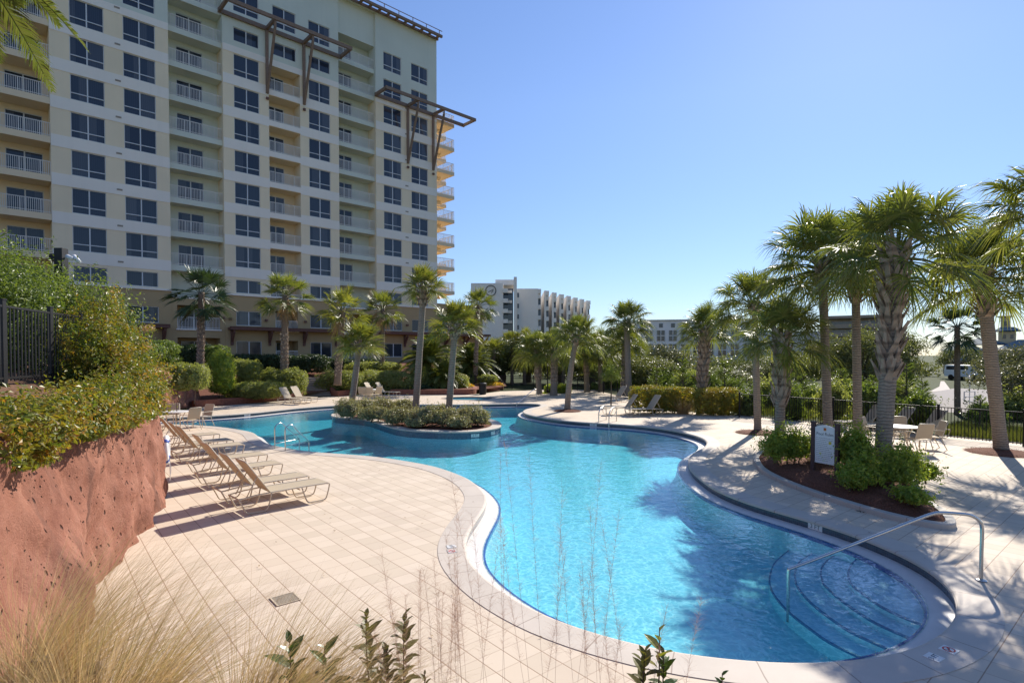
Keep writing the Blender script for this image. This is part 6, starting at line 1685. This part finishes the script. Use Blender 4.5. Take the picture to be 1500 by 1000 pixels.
def text(name, body, size, mat, parent, loc, rot=(math.pi / 2, 0, 0), align='CENTER'):
    c = bpy.data.curves.new(name, 'FONT'); c.body = body; c.size = size; c.align_x = align; c.align_y = 'CENTER'; c.extrude = .0008
    t = bpy.data.objects.new('tmp_text', c); COL.objects.link(t); bpy.context.view_layer.update()
    me = bpy.data.meshes.new_from_object(t.evaluated_get(bpy.context.evaluated_depsgraph_get())); bpy.data.objects.remove(t); bpy.data.curves.remove(c)
    me.name = name; me.materials.clear(); me.materials.append(M[mat]); o = link(name, me, parent, loc); o.rotation_euler = rot; return o
text('lettering', 'Pool Rules', .105, 'ink', sg, (0, -.0165, 1.20))
m = MB(); m.box(-.035, .035, -.0175, -.0155, 1.29, 1.36); m.build('emblem', M['orange_ink'], sg); m = MB(); m.box(-.018, .018, -.0185, -.0178, 1.31, 1.345); m.build('emblem_centre', M['red_ink'], sg)
m = MB(); m.box(.10, .17, -.0175, -.0155, .96, 1.03); m.build('small_picture', M['yellow_ink'], sg)
rng = np.random.default_rng(3); m = MB()
for q in range(13):
    z = 1.10 - q * .047; x1 = rng.uniform(.3, 1) * hw * .85 if q not in (0, 1) else hw * .85
    if 1 < q < 5: x1 = min(x1, .07)
    x = -hw * .85
    while x < x1 - .02:
        w = rng.uniform(.015, .05); m.box(x, min(x + w, x1), -.0168, -.0152, z - .004, z + .004); x += w + .012
m.build('fine_print', M['ink'], sg)

# ------------------------------------------------------------------ depth marks, drains
def wall_mark(label, px, z, curve, body, w=.34, hgt=.10, out=.012, sgn=1, txt='ink'):
    p = G(*px, z)[:2]; q = np.argmin(np.linalg.norm(curve - p, axis=1)); t = curve[(q + 1) % len(curve)] - curve[q - 1]; t /= np.linalg.norm(t); nrm = np.array([-t[1], t[0]]) * sgn
    c = curve[q] + nrm * out; ang = math.atan2(-nrm[0], nrm[1]) + math.pi
    o = empty('depth_mark', (c[0], c[1], z), ang); tag(o, label, 'depth marker', 'depth markers on the pool walls')
    m = MB(); m.box(-w / 2, w / 2, 0, .008, -hgt / 2, hgt / 2); m.build('plate', M['white_tile'], o); text('lettering', body, hgt * 1.0, txt, o, (0, -.0015, 0))
wall_mark('white depth tile reading 3 FT on the right pool wall', (1190, 771), -.1, POOL, '3 FT', .30, .115, .004)
wall_mark('white depth tile on the far right pool wall by the ladder', (869, 623), -.1, POOL, '3 FT', .34, .11, .004)
wall_mark('white depth tile on the front of the island wall', (697, 637), -.1, offset_curve(ISL, -.045), '3 FT', .36, .13, .006, -1)
wall_mark('white depth tile on the right end of the island wall', (733, 634), -.1, offset_curve(ISL, -.045), '3 FT', .30, .13, .006, -1)
wall_mark('white depth tile on the far left pool wall', (360, 608), -.1, POOL, '3 FT', .34, .11, .004)
def deck_tile(label, px, az, kind, z=.0125, body='3 FT', s=.15):
    p = G(*px, z); o = empty('deck_marker', (p[0], p[1], z), az); tag(o, label, 'deck marker', 'marker tiles set in the coping')
    m = MB(); m.box(-s / 2, s / 2, -s / 2, s / 2, -.01, .004); m.build('tile', M['white_tile'], o)
    if kind == 'depth': text('lettering', body, s * .5, 'ink', o, (0, 0, .0055), (0, 0, 0))
    else:
        m = MB(); a = np.linspace(0, 2 * math.pi, 33)[:-1]; r1, r2 = s * .30, s * .40
        strip(m, np.stack([np.cos(a) * r1, np.sin(a) * r1, 0 * a + .0055], -1), np.stack([np.cos(a) * r2, np.sin(a) * r2, 0 * a + .0055], -1)); m.bar((-r1 * .7, -r1 * .7, .006), (r1 * .7, r1 * .7, .006), s * .08, .002); m.build('prohibition_ring', M['red_ink'], o)
        m = MB(); m.bar((-.03, -.01, .0052), (.035, .012, .0052), .014, .001); m.bar((.0, .0, .0052), (-.035, .03, .0052), .008, .001); m.build('diver', M['ink'], o)
az_ = math.atan2(.77, .64) - math.pi / 2
deck_tile('white coping tile with a black depth figure at the near right pool rim', (1368, 962), .55, 'depth')
deck_tile('white coping tile with a red no diving ring at the near right pool rim', (1390, 951), .55, 'ring')
deck_tile('white marker tile in the coping of the left bulge', (661, 800), -1.2, 'depth')
deck_tile('white tile with a red ring in the coping of the left bulge', (662, 807), -1.2, 'ring', s=.14)
gr = empty('drain_grate', G(418, 877, .003), R(40)); tag(gr, 'square tan drain grate set in the left deck', 'drain')
m = MB(); s = .155
for q in range(9):
    y = -s + .02 + q * (2 * s - .04) / 8; m.box(-s + .021, s - .021, y - .008, y + .008, .002, .008)
m.box(-s, s, -s, -s + .02, .001, .011); m.box(-s, s, s - .02, s, .001, .011); m.box(-s, -s + .02, -s + .0201, s - .0201, .001, .011); m.box(s - .02, s, -s + .0201, s - .0201, .001, .011); m.build('bars', M['frame_tan'], gr)
m = MB(); m.box(-s + .0205, s - .0205, -s + .0205, s - .0205, -.002, .0015); m.build('sump', M['black_metal'], gr)
dc = empty('deck_drain', G(1263, 749, .002)); tag(dc, 'round patterned drain cover in the shade beside the bed kerb', 'drain')
m = MB(); m.lathe([(.001, .006), (.12, .006), (.125, .0)], 28); m.build('cover', M['frame_tan'], dc)
m = MB(); [m.bar((math.cos(a) * .03, math.sin(a) * .03, .007), (math.cos(a + .3) * .11, math.sin(a + .3) * .11, .007), .022, .002) for a in np.linspace(0, 6.283, 10)[:-1]]; m.build('slots', M['black_metal'], dc)

# ------------------------------------------------------------------ small things
# ring buoy against the wall end
c = np.array([-8.62, 14.0, .82]); o = empty('life_ring', tuple(c)); tag(o, 'white life ring with blue straps and a hanging rope beside the rock wall', 'life ring'); o.rotation_euler = (0, 0, R(28))
a = np.linspace(0, 2 * math.pi, 33); m = MB(); m.tube(np.stack([0 * a, np.cos(a) * .31, np.sin(a) * .31], -1), .065, 12, caps=False); m.build('ring', M['white_plastic'], o, smooth=True)
for q in range(4):
    b = q * math.pi / 2 + .78; bb = np.linspace(b - .12, b + .12, 5); m = MB(); m.tube(np.stack([0 * bb, np.cos(bb) * .31, np.sin(bb) * .31], -1), .068, 12); m.build('strap', M['blue_strap'], o, smooth=True)
m = MB(); m.tube(smooth_path([[.05, .2, -.25], [.08, .16, -.55], [.05, .05, -.78], [.08, -.1, -.7], [.07, -.15, -.3]], 6), .009, 6); m.build('rope', M['white_plastic'], o)
m = MB(); m.box(-.16, -.10, -.04, .04, -.82, .5); m.build('post', M['white_plastic'], o)
# litter bin
b = G(707, 577.5); o = empty('litter_bin', b); tag(o, 'dark round litter bin at the end of the red planter', 'litter bin')
m = MB(); m.lathe([(.01, .02), (.27, .02), (.30, .1), (.30, .82), (.27, .86), (.01, .861)], 20); m.build('body', M['black_metal'], o); m = MB(); m.lathe([(.31, .80), (.325, .82), (.325, .88), (.18, .95), (.175, .93)], 20); m.build('lid', M['black_metal'], o)
# lamp post
b = G(802, 576); o = empty('lamp_post', b); tag(o, 'slim black lamp post between the shaggy and stout palms', 'lamp post')
m = MB(); m.lathe([(.11, 0), (.11, .25), (.05, .35), (.045, 2.9)], 12); m.build('pole', M['black_metal'], o); m = MB(); m.lathe([(.05, 2.9), (.13, 3.0), (.15, 3.35), (.05, 3.45), (.01, 3.47)], 12); m.build('lantern', M['black_metal'], o)
# camera post on the hill
p = DP(90, 400, 14.0); o = empty('camera_post', (p[0], p[1], 2.8)); tag(o, 'black post with a cross arm and two security cameras above the shrubs', 'camera post')
zt = DP(90, 364, 14.0)[2] - 2.8; zc = DP(90, 377, 14)[2] - 2.8
m = MB(); m.box(-.10, .10, -.1, .1, -.2, zt); m.build('post', M['black_metal'], o); m = MB(); m.box(-.24, -.101, -.08, .08, zc - .1, zc + .08); m.build('arm', M['black_metal'], o)
for q, (dx, tl) in enumerate(((.19, .0), (.36, -.25))):
    m = MB(); m.bar((.10, 0, zc - .02), (dx + .02, -.05, zc), .03); m.build('bracket', M['white_plastic'], o)
    m = MB(); m.tube([[dx, -.05, zc + .02], [dx + .2, -.16, zc + tl * .3 - .06]], .05, 12); m.build('camera', M['white_plastic'], o, smooth=True)
# small round pool
from math import pi
sp = empty('small_round_pool', (SPA.mean(0)[0], SPA.mean(0)[1], 0)); tag(sp, 'small round pool sunk in the far deck', 'small pool'); c2 = np.array([sp.location[0], sp.location[1], 0])
m = MB(); strip(m, z3(offset_curve(SPA, .25), .006) - c2, z3(offset_curve(SPA, .0), .012) - c2); strip(m, z3(SPA, .012) - c2, z3(SPA, -.05) - c2); m.build('rim', M['coping'], sp)
m = MB(); strip(m, z3(offset_curve(SPA, .004), -.05) - c2, z3(offset_curve(SPA, .004), -.5) - c2); m.build('wall', M['tile_island'], sp)
f_ = fill('floor', [offset_curve(SPA, .05) - c2[:2]], -.45, M['plaster'], sp); 
f_ = fill('water_surface', [offset_curve(SPA, .002) - c2[:2]], -.10, M['spa_water'], sp)
# white van by the villa
p = DP(1419, 560, 70); o = empty('parked_van', (p[0], p[1], 0), .25); tag(o, 'white van parked at the edge of the car park before the villa', 'van')
m = MB(); n_ = [(-2.3, .45), (-2.35, .9), (-2.2, 1.15), (-1.4, 1.25), (-.7, 1.85), (2.2, 1.9), (2.35, 1.2), (2.35, .45)]
A = np.array([[-.95, x, z] for x, z in n_]); B = A * [-1, 1, 1]; strip(m, A, B); cen = [[-.95, 0, 1.0], [.95, 0, 1.0]]
k = len(A); m.add(np.concatenate([A, [cen[0]]]), T=[[q, (q + 1) % k, k] for q in range(k)]); m.add(np.concatenate([B, [cen[1]]]), T=[[q, k, (q + 1) % k] for q in range(k)]); m.build('body', M['white_plastic'], o)
for y0, y1 in ((-.6, .4), (.5, 2.1)):
    for s in (-1, 1):
        m = MB(); m.box(s * .953 - .004, s * .953 + .004, y0, y1, 1.3, 1.72); m.build('window', M['glass'], o)
m = MB(); m.hexa([[-.8, -1.36, 1.30], [.8, -1.36, 1.30], [.8, -.76, 1.80], [-.8, -.76, 1.80], [-.8, -1.40, 1.31], [.8, -1.40, 1.31], [.8, -.80, 1.82], [-.8, -.80, 1.82]]); m.build('windscreen', M['glass'], o)
for x in (-.9, .9):
    for y in (-1.5, 1.5):
        w = MB(); w.tube([[x - .1, y, .34], [x + .1, y, .34]], .34, 18); w.build('wheel', M['black_metal'], o)
for s in (-1, 1): m = MB(); m.box(s * .7 - .15, s * .7 + .15, -2.37, -2.33, .8, .98); m.build('headlight', M['white_tile'], o)
# small white post in the car park
p = G(1420, 590); o = empty('signpost', p); tag(o, 'thin white post with a forked top and a small crate in the car park', 'post')
m = MB(); m.tube([[0, 0, 0], [0, 0, 1.9]], .03, 6); m.tube([[0, 0, 1.5], [.35, 0, 2.3]], .025, 6); m.tube([[0, 0, 1.5], [-.3, 0, 2.2]], .025, 6); m.build('pole', M['white_metal'], o)
m = MB(); [m.bar(a, b, .05) for a, b in (((-.35, 0, .1), (.35, 0, .1)), ((-.35, 0, .75), (.35, 0, .75)), ((-.35, 0, .1), (-.35, 0, .75)), ((.35, 0, .1), (.35, 0, .75)), ((-.35, 0, .42), (.35, 0, .42)))]; m.build('crate', M['white_metal'], o)
# island spotlight
p = G(549, 612, .15); o = empty('garden_light', p); tag(o, 'small white garden spotlight among the island shrubs', 'garden light')
m = MB(); m.tube([[0, 0, -.1], [0, 0, .12]], .02, 8); m.build('stake', M['black_metal'], o); m = MB(); m.tube([[0, .08, .2], [0, -.08, .22]], [.06, .085], 14); m.build('lamp_head', M['white_plastic'], o, smooth=True)
# ------------------------------------------------------------------ foreground plants (rooted in the near bed at z = 1.42)
ZB = 1.42
for q, (x, y, n, h, lean, lb, spread) in enumerate([(-1.75, 2.35, 1900, .95, (.22, .05), 'big tawny grass clump at the bottom left', .42), (-2.35, 2.75, 1300, 1.0, (.18, .12), 'tawny grass clump against the foot of the rock wall', .45), (-1.15, 2.45, 1300, .85, (.28, .05), 'tawny grass clump leaning right over the deck', .42), (-.8, 2.5, 700, .62, (.25, .0), 'small tawny grass clump beside the leafy sprigs', .4), (-2.0, 2.0, 900, .75, (.1, .1), 'low greenish grass clump in the bottom left corner', .5)]):
    grass_tuft('grass_clump', lb, (x, y, ZB), n, h, spread, M['dry_grass'], 500 + q, lean,   .0034, 'tawny grasses at the bottom left', .55, 'grass', .12, 6)
    if q in (0, 4): pass
rng = np.random.default_rng(70)
def muhly(label, loc, n, h, seed, spread=.10):
    """airy pink grass: hair-thin stalks carrying a haze of fine side hairs"""
    rng = np.random.default_rng(seed); o = empty('pink_grass', loc); tag(o, label, 'grass', 'airy pink grasses in the foreground'); mb = MB(); V = []
    for q in range(n):
        L = h * rng.uniform(.7, 1.08); lean = rng.normal(0, spread, 2); b = rng.normal(0, .09, 2)
        t = np.linspace(0, 1, 7); C = np.stack([b[0] + lean[0] * L * t + rng.normal(0, .03) * t ** 2, b[1] + lean[1] * L * t, L * t], -1)
        mb.tube(C, np.linspace(.0007, .0003, 7), 3, caps=False)
        k = 240; tt = rng.uniform(.38, 1.0, k); P = np.stack([np.interp(tt, t, C[:, c]) for c in range(3)], -1)
        d = unit(np.stack([rng.normal(0, .8, k), rng.normal(0, .8, k), rng.uniform(.3, 1.2, k)], -1)) * (rng.uniform(.02, .09, k))[:, None]
        s = unit(np.cross(d, rng.normal(0, 1, (k, 3)))) * .00036
        V.append(np.stack([P - s, P + s, P + d], 1).reshape(-1, 3))
    V = np.concatenate(V); mb.build('stalks', M['pink_grass'], o); link('plumes', mesh_np('plumes', V, [np.arange(len(V)).reshape(-1, 3)], M['pink_grass']), o)
for q, (x, y, n, h, lb) in enumerate([(-.14, 2.55, 9, 1.0, 'airy pink grass left of the middle of the foreground'), (.10, 2.6, 9, 1.25, 'tallest airy pink grass in front of the pool'), (.36, 2.65, 7, 1.05, 'airy pink grass right of the tallest one'), (.66, 2.55, 4, .85, 'thin airy pink grass before the pool steps side'), (-.42, 2.6, 10, .8, 'short airy pink grass behind the leafy sprigs')]):
    muhly(lb, (x, y, ZB), n, h, 520 + q)
def sprig(label, base, top, nl, size, mat, seed, part2=0):
    rng = np.random.default_rng(seed); base = np.asarray(base, float); top = np.asarray(top, float); o = empty('leafy_sprig', base); tag(o, label, 'sprig', 'leafy sprigs at the bottom edge')
    d = top - base; path = smooth_path([[0, 0, 0], d * .5 + [rng.normal(0, .01), 0, 0], d], 6); mb = MB(); mb.tube(path, np.linspace(.005, .002, len(path)), 6); mb.build('stem', M['stem'], o)
    V = []; Q = []; c = 0
    for q in range(nl):
        t = .25 + .75 * (q + .5) / nl; p = d * t; az = q * 2.4 + rng.normal(0, .3); el = .35 + .7 * t * t + rng.normal(0, .15)
        e = np.array([math.cos(az) * math.cos(el), math.sin(az) * math.cos(el), math.sin(el)]); s = unit(np.cross(e, [0, 0, 1.0])); u = np.cross(s, e)
        L = size * rng.uniform(.7, 1.2) * (1 - .45 * max(0, t - .8) / .2); tt = np.array([0, .18, .45, .75, 1.0]); ww = np.array([.05, .32, .42, .28, .0]) * L * .62
        C = p + e * (tt * L)[:, None] - u * (.22 * L * tt ** 2)[:, None]
        ring = np.stack([C - s * ww[:, None] + u * ww[:, None] * .35, C, C + s * ww[:, None] + u * ww[:, None] * .35], 1).reshape(-1, 3)
        V.append(ring)
        for k in range(4):
            for j in range(2): a = c + k * 3 + j; Q.append([a, a + 1, a + 4, a + 3])
        c += 15
    link('leaves', mesh_np('leaves', np.concatenate(V), [np.array(Q)], M[mat]), o)
M['sprig'] = leaf_mat('glossy_sprig_leaf', [(.045, .075, .015), (.07, .11, .02), (.10, .14, .025)], .35, .32, .6)
M['sprig_dull'] = leaf_mat('dull_sprig_leaf', [(.13, .13, .035), (.17, .15, .05), (.11, .10, .035), (.20, .17, .05)], .3, .5, .4)
def sp_px(label, x0, x1, y1, Y, nl, size, mat, seed):
    b = np.array([DP(x0, 519, Y)[0], Y, ZB]); sprig(label, b, DP(x1, y1, Y), nl, size, mat, seed)
for q, a in enumerate([('dark glossy sprig with a purple tip, leftmost of the sprigs', 425, 424, 937, 2.55, 15, .115, 'sprig'), ('second dark glossy sprig right of the purple tipped one', 478, 476, 945, 2.55, 13, .115, 'sprig'), ('tall dull olive sprig in the middle of the bottom edge', 548, 536, 898, 2.7, 34, .085, 'sprig_dull'), ('twin dull olive sprig right of the tall one', 592, 592, 900, 2.7, 30, .08, 'sprig_dull'), ('bushy low olive sprig below the tall pair', 565, 566, 950, 2.6, 24, .08, 'sprig_dull'), ('bright yellow green shoot in front of the pool', 962, 966, 918, 2.6, 9, .10, 'palm_bright'), ('dark bushy sprig below the yellow green shoot', 940, 945, 952, 2.55, 22, .085, 'sprig_dull'), ('dark leafy sprig right of the yellow green shoot', 975, 972, 955, 2.6, 20, .085, 'sprig'), ('tiny green sprig tip at the bottom edge right of the shoot', 1062, 1058, 985, 2.6, 9, .055, 'sprig'), ('small dull sprig low at the bottom beside the pink grass', 625, 622, 985, 2.65, 12, .05, 'sprig_dull')]):
    sp_px(*a, 540 + q)
M['post_brown'] = plain('post_brown', (.22, .15, .10), .5, .4)
# path lights in the grass
for q, (x, y, lb) in enumerate([(62, 962, 'square brown bollard light in the tawny grass at the bottom left'), (143, 975, 'small domed path light in the tawny grass')]):
    Y = 2.75; p = DP(x, y, Y); o = empty('path_light', (p[0], Y, ZB)); tag(o, lb, 'path light'); h = p[2] - ZB
    if q == 0:
        m = MB(); m.box(-.026, .026, -.026, .026, -.05, h - .02); m.build('post', M['post_brown'], o); m = MB(); m.box(-.032, .032, -.032, .032, h - .019, h); m.build('cap', M['post_brown'], o)
    else:
        m = MB(); m.tube([[0, 0, -.05], [0, 0, h - .02]], .012, 8); m.build('stake', M['sign_post'], o); a = np.linspace(0, 1.5, 8); m = MB(); m.lathe([(.045, h - .03)] + [(.04 * math.cos(t), h - .02 + .04 * math.sin(t)) for t in a], 20); m.build('dome', M['post_brown'], o, smooth=True)
